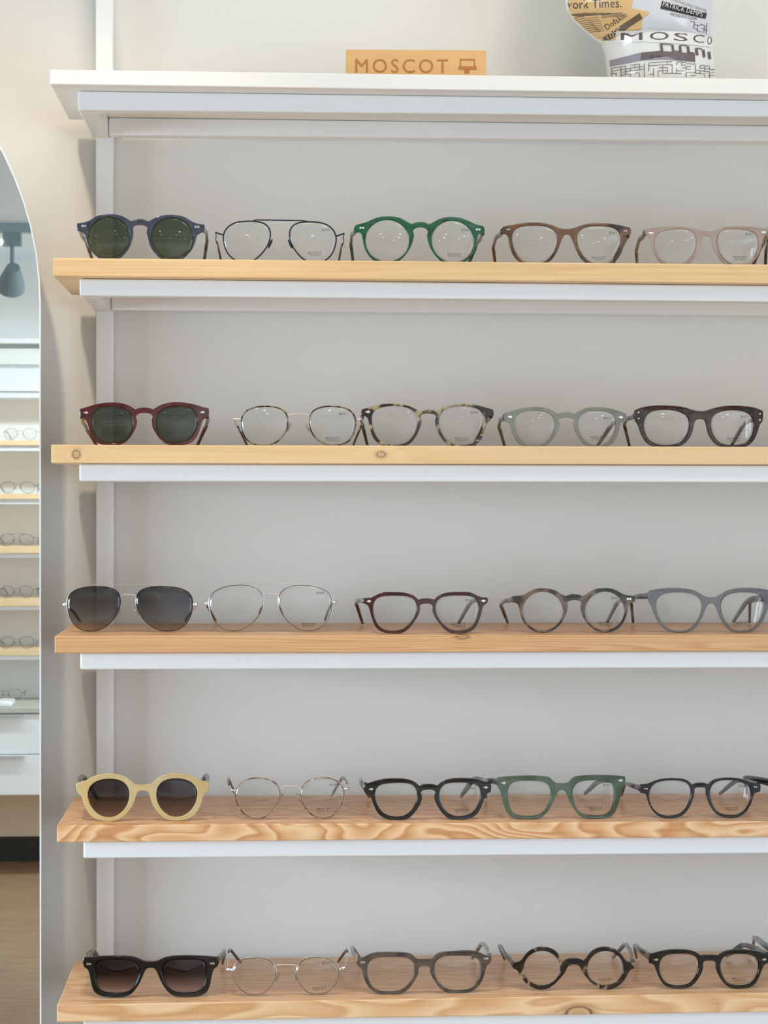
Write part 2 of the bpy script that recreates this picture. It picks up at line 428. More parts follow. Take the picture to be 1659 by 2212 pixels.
def lens_y(cont, x, z, dome=.0016):
    c = sum((Vector(p) for p in cont), Vector((0, 0)))/len(cont); d = Vector((x, z))-c
    best = max(cont, key=lambda p: (Vector(p)-c).normalized().dot(d.normalized()) if d.length > 1e-6 else 0)
    rho = min(1, d.length/max((Vector(best)-c).length, 1e-6)); return KW*x*x-dome*(1-rho*rho)

def build_glasses(d):
    ox, oy = d['o']; row = d['row']; cx = d['cx']; Lx, Rx = d['ext']; s = (Rx-cx)/(cx-Lx); dy = d.get('dy', 0)
    shx, shy = d.get('shift', (0, 0))
    P = lambda u, v: (ox+u/4.997+shx, oy+v/4.997+shy)
    mir = lambda u, v: (cx+(cx-u)*s, v+dy*(cx-u)/(cx-Lx))
    flip = lambda c: [mir(p[0], p[1])+tuple(p[2:]) for p in c]
    lensL = d['lens']; metal = d.get('metal', False)
    outer = d.get('outer')
    # depth at which the rims stand on the board
    bot = max((p[1] for p in (outer or lensL))) + (4 if metal else 0)
    bu = [p for p in (outer or lensL)]; bp = max(bu, key=lambda p: p[1]); pxb, pyb = P(bp[0], bot)
    if row >= 3:
        best = None
        for k in range(60):
            Y = .02+k*.001; X, Z = unp(pxb, pyb, Y); e = abs(Z-ztop(row, X))
            if best is None or e < best[0]: best = (e, Y)
        Yp = min(best[1], .054)
    else: Yp = {1: .028, 2: .042}[row]
    Yp = d.get('Y', Yp)
    cxp, _ = P(cx, 0); X0, _ = unp(cxp, pyb, Yp); Xb, Zb = unp(pxb, pyb, Yp); Zs = ztop(row, Xb)
    off = Zs-Zb
    def loc(u, v, ydep=None):
        px, py = P(u, v)
        if ydep is None:
            X, Z = unp(px, py, Yp)
            for _ in range(2): X, Z = unp(px, py, Yp+KW*(X-X0)**2)
        else: X, Z = unp(px, py, Yp+ydep)
        return (X-X0, Z+off-Zs)
    C = lambda c: [loc(p[0], p[1])+tuple(p[2:]) for p in c]
    root = empty('sunglasses' if d.get('sun') else 'eyeglasses', (X0, Yp, Zs), d['label'],
                 'sunglasses' if d.get('sun') else 'glasses', 'glasses on the %s wooden shelf' % ordinal[row])
    print('PAIR', row, round(cxp), 'Y', round(Yp, 3), 'off', round(off*1000, 1))
    fm = d['mat']; tm = d.get('tmat', fm)
    low = min(q[1]+Zs-ztop(row, q[0]+X0) for q in C(list(outer or lensL)+flip(outer or lensL)))-(d.get('r', .0007) if metal else 0)
    if row >= 3 and low < .0003: off += .0003-low
    lcs = [smooth_path(C(lensL), 4, True), smooth_path(C(flip(lensL)), 4, True)]
    if metal:
        r = d.get('r', .0007)
        for lc in lcs:
            bm = bmesh.new(); pts = [Vector((p.x, KW*p.x*p.x, p.y)) for p in lc]
            sweep(bm, pts, r, 8, closed=True, upv=Vector((0, 1, 0))); obj('rim', bm, fm, root, smooth=True)
        bmt = d.get('bmat', M_silver)
        for br in d['bridges']:
            pts = smooth3([Vector((loc(*q)[0], KW*loc(*q)[0]**2, loc(*q)[1])) for q in br['p']], 6)
            bm = bmesh.new(); sweep(bm, [p for _, p in pts], br.get('r', .0006), 8, upv=Vector((0, 1, 0))); obj(br.get('n', 'bridge'), bm, bmt, root, smooth=True)
    else:
        o_full = list(outer)                      # bridge top centre -> left side -> bridge bottom centre
        right = flip(outer)[::-1]
        cont = C(o_full + right[1:-1])
        oc = smooth_path(cont, 5, True)
        me = curve_plate([oc]+lcs, d.get('th', .0019)-.0007, .0007)
        me.transform(Matrix(((1, 0, 0, 0), (0, 0, 1, 0), (0, 1, 0, 0), (0, 0, 0, 1))))
        for v in me.vertices: v.co.y += KW*v.co.x**2
        bm = bmesh.new(); bm.from_mesh(me); bmesh.ops.recalc_face_normals(bm, faces=bm.faces); bm.to_mesh(me); bm.free()
        link('frame_front', me, fm, root)
    for k, lc in enumerate(lcs):
        c = sum(lc, Vector((0, 0)))/len(lc); grown = [c+(p-c)*1.012 for p in lc]
        obj('lens', lens_mesh(grown, back=0 if metal else .0004), d.get('lmat', M_clear), root, smooth=True)
    # temples
    for side, key in ((0, 'TL'), (1, 'TR')):
        h, b, t = d[key]
        hx, hz = loc(*h, ydep=.004); hy = KW*hx*hx+.0015
        px, py = P(*h); X, Z = unp(px, py, Yp+hy); hx, hz = X-X0, Z+off-Zs
        def at(q, dep):
            px, py = P(*q); X, Z = unp(px, py, Yp+dep); return Vector((X-X0, dep, Z+off-Zs))
        bd = d.get('bd', .094); td = min(.137, DEP-.006-Yp)
        B = at(b, bd); T = at(t, td); tmin = .0024 if metal else d.get('hh', .0052)*.36+.0009
        T.z = max(T.z, tmin)
        if row <= 2: T.z = tmin
        if row >= 3 and T.z > .012: T.z = max(tmin, .3*T.z+.004)
        A = Vector((hx, hy, hz))
        Mid = A.lerp(B, .5)+Vector(((.0015 if side else -.0015), 0, .0005))
        pre = B+(A-B).normalized()*.012
        aft = B+(T-B).normalized()*.012
        mid2 = B.lerp(aft, .2)+Vector((0, 0, -.001))
        path = smooth3([A, A.lerp(B, .25), Mid, pre, mid2, aft, T], 5)
        if metal:
            bm = bmesh.new(); cut = d.get('sleeve', 3.2)
            p1 = [p for i, p in path if i <= cut]; p2 = [p for i, p in path if i >= cut-.2]
            sweep(bm, p1, d.get('tr', (.0006, .0009)), 8); tp = obj('temple', bm, d.get('bmat', M_silver), root, smooth=True)
            bm = bmesh.new(); n = len(p2)
            sweep(bm, p2, [(.0012, .0016+.0008*i/n) if 0 < i < n-1 else (.0006, .0009) for i in range(n)], 8); obj('temple_tip', bm, tm, tp, smooth=True)
            bm = bmesh.new()   # endpiece joining rim and hinge
            rimp = min(lcs[side], key=lambda p: (p.x-hx)**2+(p.y-hz)**2); rp = Vector((rimp.x, KW*rimp.x**2, rimp.y))
            eh = d.get('eh', .0009)
            sweep(bm, [rp, rp.lerp(A, .5)+Vector((0, -.0008, 0)), A+Vector((0, -.0015, 0)), A+Vector((0, .004, 0))], [(.0007, eh)]*4, 8); obj('endpiece', bm, d.get('bmat', M_silver), root, smooth=True)
        else:
            hh = d.get('hh', .0052); rad = []
            for i, p in path:
                f = i/6
                h_ = hh*(1-.42*min(1, f/.55)) if f < .62 else hh*(.58+.12*math.sin((f-.62)/.38*math.pi))
                if i >= 5.8: h_ *= .75
                rad.append((.0018 if f < .9 else .0016, h_*.5+.0004))
            bm = bmesh.new(); sweep(bm, [p for _, p in path], rad, 12, flat=True); tp = obj('temple', bm, tm, root, smooth=True)
    # rivets
    for (kind, u, v) in d.get('riv', []):
        x, z = loc(u, v); y = KW*x*x-d.get('th', .0019)-.0001; bm = bmesh.new()
        if kind == 'dot': add_cyl(bm, (x, y+.0004, z), (x, y-.0002, z), .00085, n=14)
        elif kind == 'pair':
            for q in (-.0014, .0014): add_cyl(bm, (x+q, y+.0004, z), (x+q, y-.0002, z), .0013, n=14)
        elif kind == 'smallpair':
            for q in (-.0011, .0011): add_cyl(bm, (x+q, y+.0004, z), (x+q, y-.0002, z), .0008, n=12)
        elif kind == 'bar': add_box(bm, x-.0026, x+.0026, y-.0003, y+.0004, z-.0012, z+.0012, bev=.0003)
        else:
            w = .0033; hgt = .0017
            f1 = [bm.verts.new((x+a*w, y+.0004, z+b_*hgt)) for a, b_ in ((-1, 0), (.3, 1), (1, 0), (.3, -1))]
            f2 = [bm.verts.new((x+a*w*.9, y-.0003, z+b_*hgt*.9)) for a, b_ in ((-1, 0), (.3, 1), (1, 0), (.3, -1))]
            bm.faces.new(f1); bm.faces.new(f2)
            for k in range(4): bm.faces.new((f1[k], f1[(k+1) % 4], f2[(k+1) % 4], f2[k]))
        obj('rivet', bm, M_rivet, root)
    # nose pads
    for (u, v, sgn) in d.get('pads', []):
        x, z = loc(u, v); bm = bmesh.new(); bmesh.ops.create_uvsphere(bm, u_segments=12, v_segments=8, radius=1)
        bmesh.ops.scale(bm, vec=(.0013, .0030, .0058), verts=bm.verts)
        bmesh.ops.rotate(bm, cent=(0, 0, 0), matrix=Matrix.Rotation(sgn*.42, 3, 'Y'), verts=bm.verts)
        bmesh.ops.translate(bm, vec=(x, KW*x*x+.004, z), verts=bm.verts)
        np_ = obj('nose_pad', bm, d.get('padmat', M_padclear), root, smooth=True)
        rimp = min(lcs[0 if sgn > 0 else 1], key=lambda p: (p.x-x)**2+(p.y-z-.004)**2)
        bm = bmesh.new(); sweep(bm, [q for _, q in smooth3([(rimp.x, KW*rimp.x**2, rimp.y), ((rimp.x+x)/2, .003, z+.004), (x, KW*x*x+.0035, z)], 4)], .00045, 6)
        obj('pad_arm', bm, d.get('bmat', M_silver), np_, smooth=True)
    # printing on the demo lens
    def pr(name, txt, u, v, wpx, hpx, m, bold=0, space=1.0):
        x, z = loc(u, v); w = wpx*.00051; h_ = hpx*.00051
        me = text_mesh(txt, w, h_, bold=bold, space=space); y = lens_y(lcs[1], x, z)-.0007 + (0 if metal else .0004)
        me.transform(Matrix(((1, 0, 0, x), (0, 0, 1, y), (0, 1, 0, z), (0, 0, 0, 1)))); link(name, me, m, root)
    if 'logo' in d:
        u, v, sub = d['logo']
        pr('brand_print', 'MOSCOT', u, v, 29.5, 6, M_ink, 0, 1.2)
        pr('line_print', sub, u, v+24, 28 if sub == 'ORIGINALS' else 16, 2.6, M_faint, 0, 1.1)
    if 'price' in d:
        u, v, t = d['price']; pr('price_print', t, u, v, 16.5, 6.6, M_faint, 0, 1.0)
    return root

def shifted(src, shift, **kw):
    q = dict(src); q['shift'] = shift; q.update(kw); return q
G = {}
G['blue'] = dict(row=1, o=(150, 445), cx=762, ext=(83, 1460), dy=13, sun=True,
  label='blue round-lens sunglasses with green-grey lenses, leftmost on the first wooden shelf',
  mat=acetate('blue_acetate', [(56, 66, 92), (78, 88, 112), (62, 72, 100)], 80, clear=.22), lmat=M_sun_g,
  tmat=acetate('blue_grey_temple', [(66, 78, 104), (120, 124, 128), (52, 54, 62)], 90, stretch=(1, .3, 1)),
  lens=circ(425, 342, 232, 230),
  outer=[(762,145),(715,149),(672,166,1),(640,150),(590,120),(520,97),(440,90),(360,95),(290,115),(240,145),(180,178),(88,190,1),(83,225),(92,262,1),(151,290),(171,320),(185,385),(219,462),(278,530),(350,588),(430,598),(500,588),(560,552),(620,490),(665,410),(685,330),(690,280),(684,250),(690,225),(715,207),(762,203)],
  TL=((100,235),(190,400),(290,580)), TR=((1440,235),(1488,350),(1432,565)), riv=[('pair',157,218),('pair',1378,228)])
G['navy_metal'] = dict(row=1, o=(450, 445), cx=774, ext=(70, 1470), dy=14, metal=True, mat=M_navymetal, bmat=M_navymetal, tmat=M_sleeve_tort, r=.0008,
  label='thin navy metal eyeglasses with a straight top bar, right of the blue sunglasses',
  lens=[(420,163),(300,175),(220,215),(170,280),(158,350),(172,430),(205,510),(265,572),(330,600),(400,608),(460,600),(530,565),(600,490),(650,410),(673,320),(665,250),(620,195),(540,168)],
  bridges=[dict(n='top_bar', p=[(480,160),(520,152),(600,152),(774,154),(960,157),(1030,160),(1080,168)], r=.00065)],
  TL=((78,288),(108,440),(165,580)), TR=((1465,300),(1430,465),(1385,580)), pads=[(668,405,1),(884,405,-1)], padmat=M_navymetal, sleeve=2.6,
  logo=(1150,512,'ORIGINALS'), price=(1267,263,'$490'))
G['green'] = dict(row=1, o=(740, 445), cx=842, ext=(132, 1530), dy=15,
  label='bright emerald green round eyeglasses, third from the left on the first wooden shelf',
  mat=acetate('emerald_acetate', [(12, 84, 52), (28, 128, 78), (14, 98, 60)], 70, clear=.12),
  tmat=acetate('green_temple', [(26, 110, 66), (90, 130, 100), (30, 50, 34)], 60, stretch=(1, .3, 1), clear=.1),
  lens=circ(483, 355, 241, 230),
  outer=[(842,155),(790,160),(745,178,1),(690,150),(630,115),(560,98),(490,93),(400,100),(320,128),(240,165),(150,185,1),(134,200),(133,245),(136,272,1),(165,264),(190,264),(208,290),(215,350),(235,430),(280,510),(330,560),(380,590),(440,602),(500,605),(570,594),(640,548),(700,480),(745,400),(770,310),(765,280),(758,258),(765,235),(790,215),(842,207)],
  TL=((140,235),(88,365),(132,580)), TR=((1515,265),(1440,400),(1310,580)), riv=[('pair',207,218),('pair',1462,235)],
  logo=(1207,505,'ORIGINALS'), price=(1325,240,'$465'))
G['brown'] = dict(row=1, o=(1045, 445), cx=900, ext=(197, 1585), dy=10,
  label='brown horn-coloured square eyeglasses between the green and the pale pink frames',
  mat=acetate('brown_horn', [(50, 34, 28), (116, 74, 46), (150, 100, 66), (84, 56, 42)], 26),
  lens=[(560,187),(420,192),(340,225),(305,290),(303,370),(325,450),(370,530),(430,585),(520,603),(610,600),(680,570),(745,500),(785,420),(800,330),(785,270),(740,220),(660,193)],
  outer=[(900,228),(860,228),(800,210),(740,188),(660,168),(560,160),(440,163),(320,182),(210,205,1),(197,225),(197,270,1),(235,282),(260,300),(272,380),(300,470),(345,550),(410,595),(480,614),(560,618),(640,610),(700,585),(755,530),(800,450),(830,370),(850,320),(873,290),(900,283)],
  TL=((200,250),(100,400),(142,595)), TR=((1560,290),(1440,470),(1345,600)), riv=[('smallpair',262,233),('smallpair',1525,248)],
  logo=(1240,540,'SPIRIT'), price=(1393,270,'$465'))
G['pink'] = dict(row=1, o=(1327, 445), cx=995, ext=(330, 1660), dy=-3,
  label='see-through pale pink eyeglasses right of the brown frames on the first wooden shelf',
  mat=acetate('pale_pink_clear', [(244, 212, 196), (255, 230, 216)], 40, clear=.6), tmat=acetate('smoky_pink_temple', [(190, 168, 152), (110, 90, 76), (180, 158, 144)], 40, stretch=(1, .3, 1), clear=.2),
  lens=[(660,235),(540,245),(460,285),(430,350),(432,440),(465,530),(520,600),(600,625),(700,625),(780,600),(850,520),(885,430),(890,350),(870,280),(810,240),(740,233)],
  outer=[(995,262),(930,260),(880,240),(830,220),(740,212),(620,212),(480,222),(332,240,1),(322,265),(345,305,1),(375,318),(395,370),(410,450),(445,530),(500,600),(560,630),(660,640),(760,632),(820,600),(880,520),(920,440),(940,370),(940,340),(955,315),(995,305)],
  TL=((330,275),(235,450),(258,610)), TR=((1645,290),(1560,470),(1440,610)), riv=[('bar',392,285),('bar',1608,275)],
  logo=(1352,543,'ORIGINALS'), price=(1455,293,'$465'))
G['edge1'] = shifted(G['brown'], (583, 8), label='dark brown eyeglasses at the right edge of the photo, one temple tip showing',
  mat=acetate('dark_horn', [(38, 28, 22), (84, 62, 46), (58, 42, 32)], 30), TL=((200,250),(135,400),(120,590)), logo=(1240,540,'SPIRIT'))
G['red'] = dict(row=2, o=(150, 850), cx=808, ext=(113, 1507), dy=-5, sun=True,
  label='dark red acetate sunglasses with diamond rivets, leftmost on the second wooden shelf',
  mat=acetate('oxblood_acetate', [(70, 14, 16), (112, 20, 22), (82, 16, 18)], 50, clear=.08), lmat=M_sun_r,
  lens=[(430,135),(330,145),(265,185),(232,250),(230,330),(255,420),(310,495),(380,530),(470,540),(560,530),(630,490),(680,410),(690,320),(680,240),(640,180),(560,143)],
  outer=[(808,152),(760,155),(710,172,1),(660,140),(600,112),(500,97),(400,97),(280,118),(180,150),(120,165,1),(113,200),(122,250,1),(170,275),(190,310),(205,370),(240,460),(290,520),(350,548),(450,562),(540,555),(610,520),(670,450),(715,370),(732,295),(718,268),(720,235),(750,212),(808,203)],
  TL=((130,235),(190,380),(300,560)), TR=((1488,240),(1482,330),(1375,545)), riv=[('dia',178,205),('dia',1435,200)])
G['thin_tort'] = dict(row=2, o=(490, 850), cx=775, ext=(65, 1480), dy=0, metal=True, r=.00085,
  mat=acetate('fine_tortoise_rim', [(30, 22, 16), (70, 50, 34), (190, 164, 120), (54, 32, 26)], 110), tmat=M_sleeve_tort,
  label='thin speckled tortoise rim eyeglasses with silver bridge, right of the red sunglasses',
  lens=[(400,112),(280,127),(200,167),(158,235),(152,310),(170,400),(215,480),(290,525),(400,540),(480,530),(570,480),(635,400),(660,310),(655,220),(625,165),(550,127),(470,114)],
  bridges=[dict(p=[(657,212),(700,200),(775,190),(850,198),(890,210)], r=.0006)],
  TL=((72,246),(135,360),(228,540)), TR=((1470,250),(1440,345),(1355,540)), pads=[(672,340,1),(868,340,-1)], sleeve=2.7,
  logo=(1143,462,'ORIGINALS'), price=(1253,195,'$490'))
G['tort'] = dict(row=2, o=(765, 850), cx=800, ext=(80, 1503), dy=4,
  label='mottled tortoise square eyeglasses in the middle of the second wooden shelf',
  mat=acetate('yellow_tortoise', [(24, 18, 18), (40, 28, 24), (76, 56, 40), (214, 188, 138), (60, 42, 30)], 56, contrast=(.42, .68)),
  lens=[(420,112),(310,120),(225,150),(190,210),(188,290),(205,380),(250,470),(320,525),(420,537),(530,530),(600,490),(660,410),(690,310),(685,230),(650,170),(580,130),(500,115)],
  outer=[(800,155),(750,158),(705,178,1),(660,145),(600,118),(500,98),(390,90),(280,100),(180,125),(90,150,1),(80,180),(82,215,1),(130,225),(150,250),(165,330),(185,410),(230,490),(290,530),(370,548),(470,552),(560,545),(620,500),(680,420),(715,330),(727,270),(712,245),(715,215),(740,198),(800,193)],
  TL=((92,195),(92,320),(148,545)), TR=((1480,215),(1400,310),(1285,545)), riv=[('dia',145,178)],
  logo=(1160,468,'ORIGINALS'), price=(1295,188,'$490'))
G['sage'] = dict(row=2, o=(1050, 850), cx=868, ext=(190, 1512), dy=2,
  label='see-through sage grey-green eyeglasses, second from the right on the second wooden shelf',
  mat=acetate('sage_clear', [(158, 168, 148), (180, 186, 170), (172, 172, 158)], 30, clear=.36), tmat=acetate('sage_brown_temple', [(150, 156, 142), (92, 74, 56), (130, 128, 112)], 28, stretch=(1, .25, 1), clear=.12),
  lens=[(500,165),(400,175),(335,205),(305,260),(305,340),(335,430),(390,510),(460,540),(550,545),(630,530),(700,460),(740,370),(748,290),(725,230),(670,185),(590,168)],
  outer=[(868,187),(810,190),(765,205,1),(720,170),(650,140),(540,128),(430,135),(320,160),(240,185),(195,200,1),(190,240),(205,285,1),(240,290),(265,320),(280,400),(320,490),(380,540),(450,556),(560,560),(650,545),(720,470),(770,390),(793,305),(780,290),(775,270),(800,248),(868,240)],
  TL=((200,235),(135,320),(205,555)), TR=((1490,240),(1350,325),(1190,550)), riv=[('dia',255,235),('dia',1450,240)],
  logo=(1200,458,'ORIGINALS'), price=(1308,250,'$465'))
G['dark_tort'] = dict(row=2, o=(1327, 850), cx=925, ext=(213, 1603), dy=8, th=.0023,
  label='thick dark tortoise eyeglasses with two-dot rivets, right end of the second wooden shelf',
  mat=acetate('dark_tortoise', [(22, 16, 18), (40, 26, 24), (88, 50, 34), (30, 22, 24)], 55), tmat=acetate('grey_tortoise_temple', [(60, 60, 60), (110, 106, 98), (48, 40, 34)], 40, stretch=(1, .3, 1)),
  lens=[(560,162),(440,168),(360,200),(320,270),(315,350),(335,440),(385,505),(460,535),(570,545),(680,535),(750,490),(800,400),(812,310),(795,240),(740,195),(650,168)],
  outer=[(925,178),(880,178),(820,160),(740,135),(640,120),(520,117),(400,122),(290,140),(220,170,1),(213,210),(225,285,1),(255,320),(275,390),(310,470),(360,530),(430,562),(530,569),(650,566),(730,545),(800,480),(840,400),(860,300),(880,268),(925,262)],
  TL=((225,225),(105,300),(168,560)), TR=((1580,240),(1400,315),(1250,560)), riv=[('dot',257,193),('dot',260,258),('dot',1567,207),('dot',1565,272)],
  logo=(1290,478,'ORIGINALS'), price=(1400,238,'$465'))
G['avi_sun'] = dict(row=3, o=(120, 1245), cx=783, ext=(68, 1548), dy=-2, sun=True, metal=True, mat=M_silver, tmat=M_sleeve_dark, lmat=M_sun_a, r=.0006, eh=.0022,
  label='silver aviator sunglasses with grey gradient lenses at the left end of the third wooden shelf',
  lens=[(430,112),(300,122),(200,155),(140,210),(120,290),(132,390),(165,490),(225,560),(300,596),(400,603),(480,590),(570,540),(640,460),(690,370),(708,270),(690,190),(640,145),(550,118)],
  bridges=[dict(n='top_bar', p=[(400,100),(430,95),(600,97),(783,99),(970,97),(1140,94),(1170,100)], r=.0005), dict(p=[(705,225),(730,208),(783,202),(835,206),(862,215)], r=(.0007, .0016))],
  TL=((85,308),(160,345),(275,500)), TR=((1530,308),(1450,400),(1395,490)), pads=[(690,400,1),(868,385,-1)], sleeve=3.2)
G['avi'] = dict(row=3, o=(425, 1245), cx=802, ext=(80, 1520), dy=-1, metal=True, mat=M_silver, tmat=M_sleeve_dark, r=.0006, eh=.0022,
  label='silver aviator eyeglasses with clear lenses and dark tips, beside the aviator sunglasses',
  lens=[(470,98),(340,108),(230,145),(160,195),(130,270),(138,370),(175,470),(220,540),(300,588),(390,602),(470,596),(560,550),(640,480),(700,390),(725,290),(715,200),(660,140),(570,105)],
  bridges=[dict(n='top_bar', p=[(420,97),(470,86),(600,87),(802,90),(1000,92),(1130,90),(1190,98)], r=.0004), dict(p=[(725,215),(750,197),(802,196),(850,200),(878,212)], r=(.0007, .0016))],
  TL=((95,300),(130,350),(212,495)), TR=((1500,285),(1450,300),(1378,488)), pads=[(690,370,1),(905,370,-1)], sleeve=2.6,
  logo=(1208,525,'ORIGINALS'), price=(1335,188,'$490'))
G['burgundy'] = dict(row=3, o=(750, 1250), cx=853, ext=(178, 1518), dy=-4,
  label='dark burgundy eyeglasses with small diamond rivets, middle of the third wooden shelf',
  mat=acetate('burgundy_acetate', [(50, 24, 22), (84, 28, 34), (62, 40, 30)], 30), tmat=acetate('burgundy_temple', [(120, 116, 118), (66, 50, 44), (56, 34, 30)], 26, stretch=(1, .3, 1)),
  lens=[(480,185),(380,190),(315,215),(280,270),(278,350),(295,430),(330,510),(400,560),(490,570),(590,560),(660,510),(720,440),(755,350),(750,270),(715,215),(630,188)],
  outer=[(853,218),(810,220),(765,232,1),(720,190),(660,165),(580,152),(470,150),(380,152),(320,180),(270,205),(180,220,1),(178,250),(195,275,1),(230,295),(245,350),(270,440),(310,530),(370,575),(440,590),(520,595),(600,585),(660,545),(720,470),(765,400),(787,330),(780,300),(790,285),(820,272),(853,270)],
  TL=((185,243),(92,245),(165,490)), TR=((1490,235),(1335,250),(1205,485)), riv=[('dia',230,247),('dia',1465,243)],
  logo=(1200,502,'ORIGINALS'), price=(1315,235,'$465'))
G['multi'] = dict(row=3, o=(1065, 1250), cx=875, ext=(205, 1532), dy=-4,
  label='round eyeglasses mottled grey, brown and tan, between the burgundy and the lavender frames',
  mat=acetate('striped_horn', [(48, 48, 48), (80, 64, 58), (150, 120, 94), (104, 80, 76), (46, 40, 38)], 34), tmat=acetate('grey_horn_temple', [(96, 100, 100), (140, 142, 140), (60, 48, 40)], 26, stretch=(1, .3, 1)),
  lens=circ(538, 353, 224, 214),
  outer=[(875,172),(830,175),(785,195,1),(730,170),(660,125),(600,112),(540,108),(460,115),(400,140),(340,175),(290,188),(215,195,1),(205,225),(212,258,1),(250,265),(275,285),(290,350),(310,430),(350,500),(410,555),(480,580),(550,586),(620,572),(690,530),(750,460),(790,380),(808,295),(800,262),(810,240),(875,230)],
  TL=((215,225),(80,270),(158,485)), TR=((1505,215),(1345,250),(1232,475)), riv=[('pair',1464,222)],
  logo=(1217,487,'ORIGINALS'), price=(1315,213,'$465'))
G['lavender'] = dict(row=3, o=(1327, 1250), cx=1045, ext=(365, 1697), dy=-2,
  label='lavender and grey translucent eyeglasses at the right end of the third wooden shelf',
  mat=acetate('lavender_grey', [(150, 142, 176), (152, 158, 156), (166, 156, 168), (134, 150, 150)], 22, clear=.42), tmat=acetate('lavender_temple', [(130, 134, 142), (96, 84, 104), (150, 152, 158)], 26, stretch=(1, .3, 1), clear=.1),
  lens=[(660,148),(540,158),(470,195),(445,260),(450,350),(480,430),(530,510),(600,560),(690,575),(780,568),(850,530),(905,450),(940,370),(952,280),(925,210),(860,170),(760,150)],
  outer=[(1045,205),(1000,205),(950,185),(890,145),(820,120),(720,107),(620,105),(500,112),(375,135,1),(365,180),(370,250,1),(400,300),(425,370),(460,450),(510,520),(570,565),(660,582),(760,584),(840,562),(905,495),(950,410),(985,320),(1010,275),(1045,268)],
  TL=((380,185),(180,215),(203,485)), TR=((1680,200),(1445,225),(1285,480)), hh=.0066,
  logo=(1377,478,'ORIGINALS'), price=(1520,215,'$465'))
G['edge3'] = shifted(G['burgundy'], (893, -2), label='grey eyeglasses beyond the right edge, one temple showing behind the lavender frames',
  mat=acetate('smoke_grey', [(62, 64, 66), (96, 98, 98)], 30), tmat=acetate('smoke_grey_temple', [(70, 66, 60), (110, 110, 106)], 30, stretch=(1, .3, 1)), TL=((185,243),(-115,252),(-118,480)))
G['yellow'] = dict(row=4, o=(140, 1655), cx=845, ext=(122, 1558), dy=-8, sun=True, th=.0024,
  label='butter yellow round sunglasses with dark temples, leftmost on the fourth wooden shelf',
  mat=acetate('butter_yellow', [(255, 214, 134), (255, 226, 164)], 20, clear=.08, rough=.2), tmat=acetate('olive_temple', [(62, 62, 52), (96, 96, 82), (44, 42, 36)], 40), lmat=M_sun_b,
  lens=[(470,135),(370,148),(290,195),(250,260),(245,330),(270,420),(330,500),(400,545),(480,558),(560,545),(640,480),(690,400),(705,310),(690,230),(640,170),(560,140)],
  outer=[(845,205),(790,205),(745,192),(700,150),(640,110),(560,90),(480,85),(380,92),(300,120),(240,160),(130,188,1),(122,230),(150,300,1),(185,320),(200,390),(240,480),(300,550),(370,585),(460,595),(560,590),(630,550),(700,480),(750,390),(770,310),(790,275),(845,262)],
  TL=((145,235),(190,100),(350,350)), TR=((1535,215),(1530,90),(1415,310)), hh=.007)
G['rose'] = dict(row=4, o=(450, 1655), cx=885, ext=(240, 1518), dy=-6, metal=True, mat=M_rose, tmat=acetate('amber_tip', [(170, 150, 134), (128, 78, 52), (200, 184, 170)], 60, clear=.15), r=.0007,
  label='fine copper-rimmed round eyeglasses right of the butter yellow sunglasses',
  lens=[(530,133),(420,145),(340,190),(295,260),(290,340),(315,430),(370,510),(440,563),(520,578),(600,568),(680,510),(745,430),(778,340),(770,250),(725,185),(630,142)],
  bridges=[dict(p=[(772,262),(800,235),(885,222),(960,232),(992,268)], r=.0006)],
  TL=((246,255),(212,125),(292,315)), TR=((1512,245),(1448,118),(1325,335)), pads=[(785,355,1),(970,350,-1)], sleeve=1.3,
  logo=(1245,470,'ORIGINALS'), price=(1350,210,'$490'))
G['black'] = dict(row=4, o=(760, 1655), cx=825, ext=(135, 1505), dy=-8, th=.0022,
  label='black eyeglasses with diamond rivets, middle of the fourth wooden shelf',
  mat=acetate('black_acetate', [(18, 18, 18), (34, 34, 34)], 300), tmat=acetate('black_temple', [(34, 34, 36), (60, 60, 62)], 200),
  lens=[(480,198),(370,205),(290,225),(250,280),(248,350),(270,430),(320,520),(400,560),(480,570),(570,560),(640,510),(690,430),(710,340),(700,270),(655,215),(580,200)],
  outer=[(825,215),(770,218),(725,235,1),(690,200),(620,168),(520,155),(420,155),(310,165),(230,190),(150,215,1),(135,240),(145,305,1),(190,325),(210,360),(240,450),(290,540),(350,580),(430,597),(520,600),(600,590),(660,540),(720,460),(755,380),(758,330),(740,308),(755,285),(790,273),(825,272)],
  TL=((150,245),(88,165),(190,345)), TR=((1485,225),(1320,150),(1180,345)), riv=[('dia',205,267),('dia',1440,248)], hh=.0085,
  logo=(1190,500,'ORIGINALS'), price=(1308,262,'$465'))
G['green_sq'] = dict(row=4, o=(1040, 1655), cx=865, ext=(165, 1550), dy=-12, th=.0023,
  label='see-through bottle green square eyeglasses, second from the right on the fourth wooden shelf',
  mat=acetate('bottle_green_clear', [(104, 132, 104), (124, 150, 124), (88, 112, 84)], 26, clear=.42),
  lens=[(500,157),(380,160),(310,190),(285,240),(280,320),(290,400),(315,480),(360,530),(440,545),(580,543),(650,520),(700,470),(735,390),(755,290),(740,220),(690,175),(610,158)],
  outer=[(865,190),(805,190),(775,165),(730,125),(690,115),(560,108),(400,110),(250,118),(170,130,1),(165,160),(175,225,1),(205,270),(220,340),(245,430),(280,510),(330,555),(410,572),(520,574),(620,567),(690,520),(740,450),(790,350),(820,285),(840,264),(865,258)],
  TL=((180,170),(35,160),(48,335)), TR=((1535,155),(1260,165),(1120,300)), riv=[('dia',235,182),('dia',1495,155)], hh=.007,
  logo=(1235,455,'ORIGINALS'), price=(1350,208,'$465'))
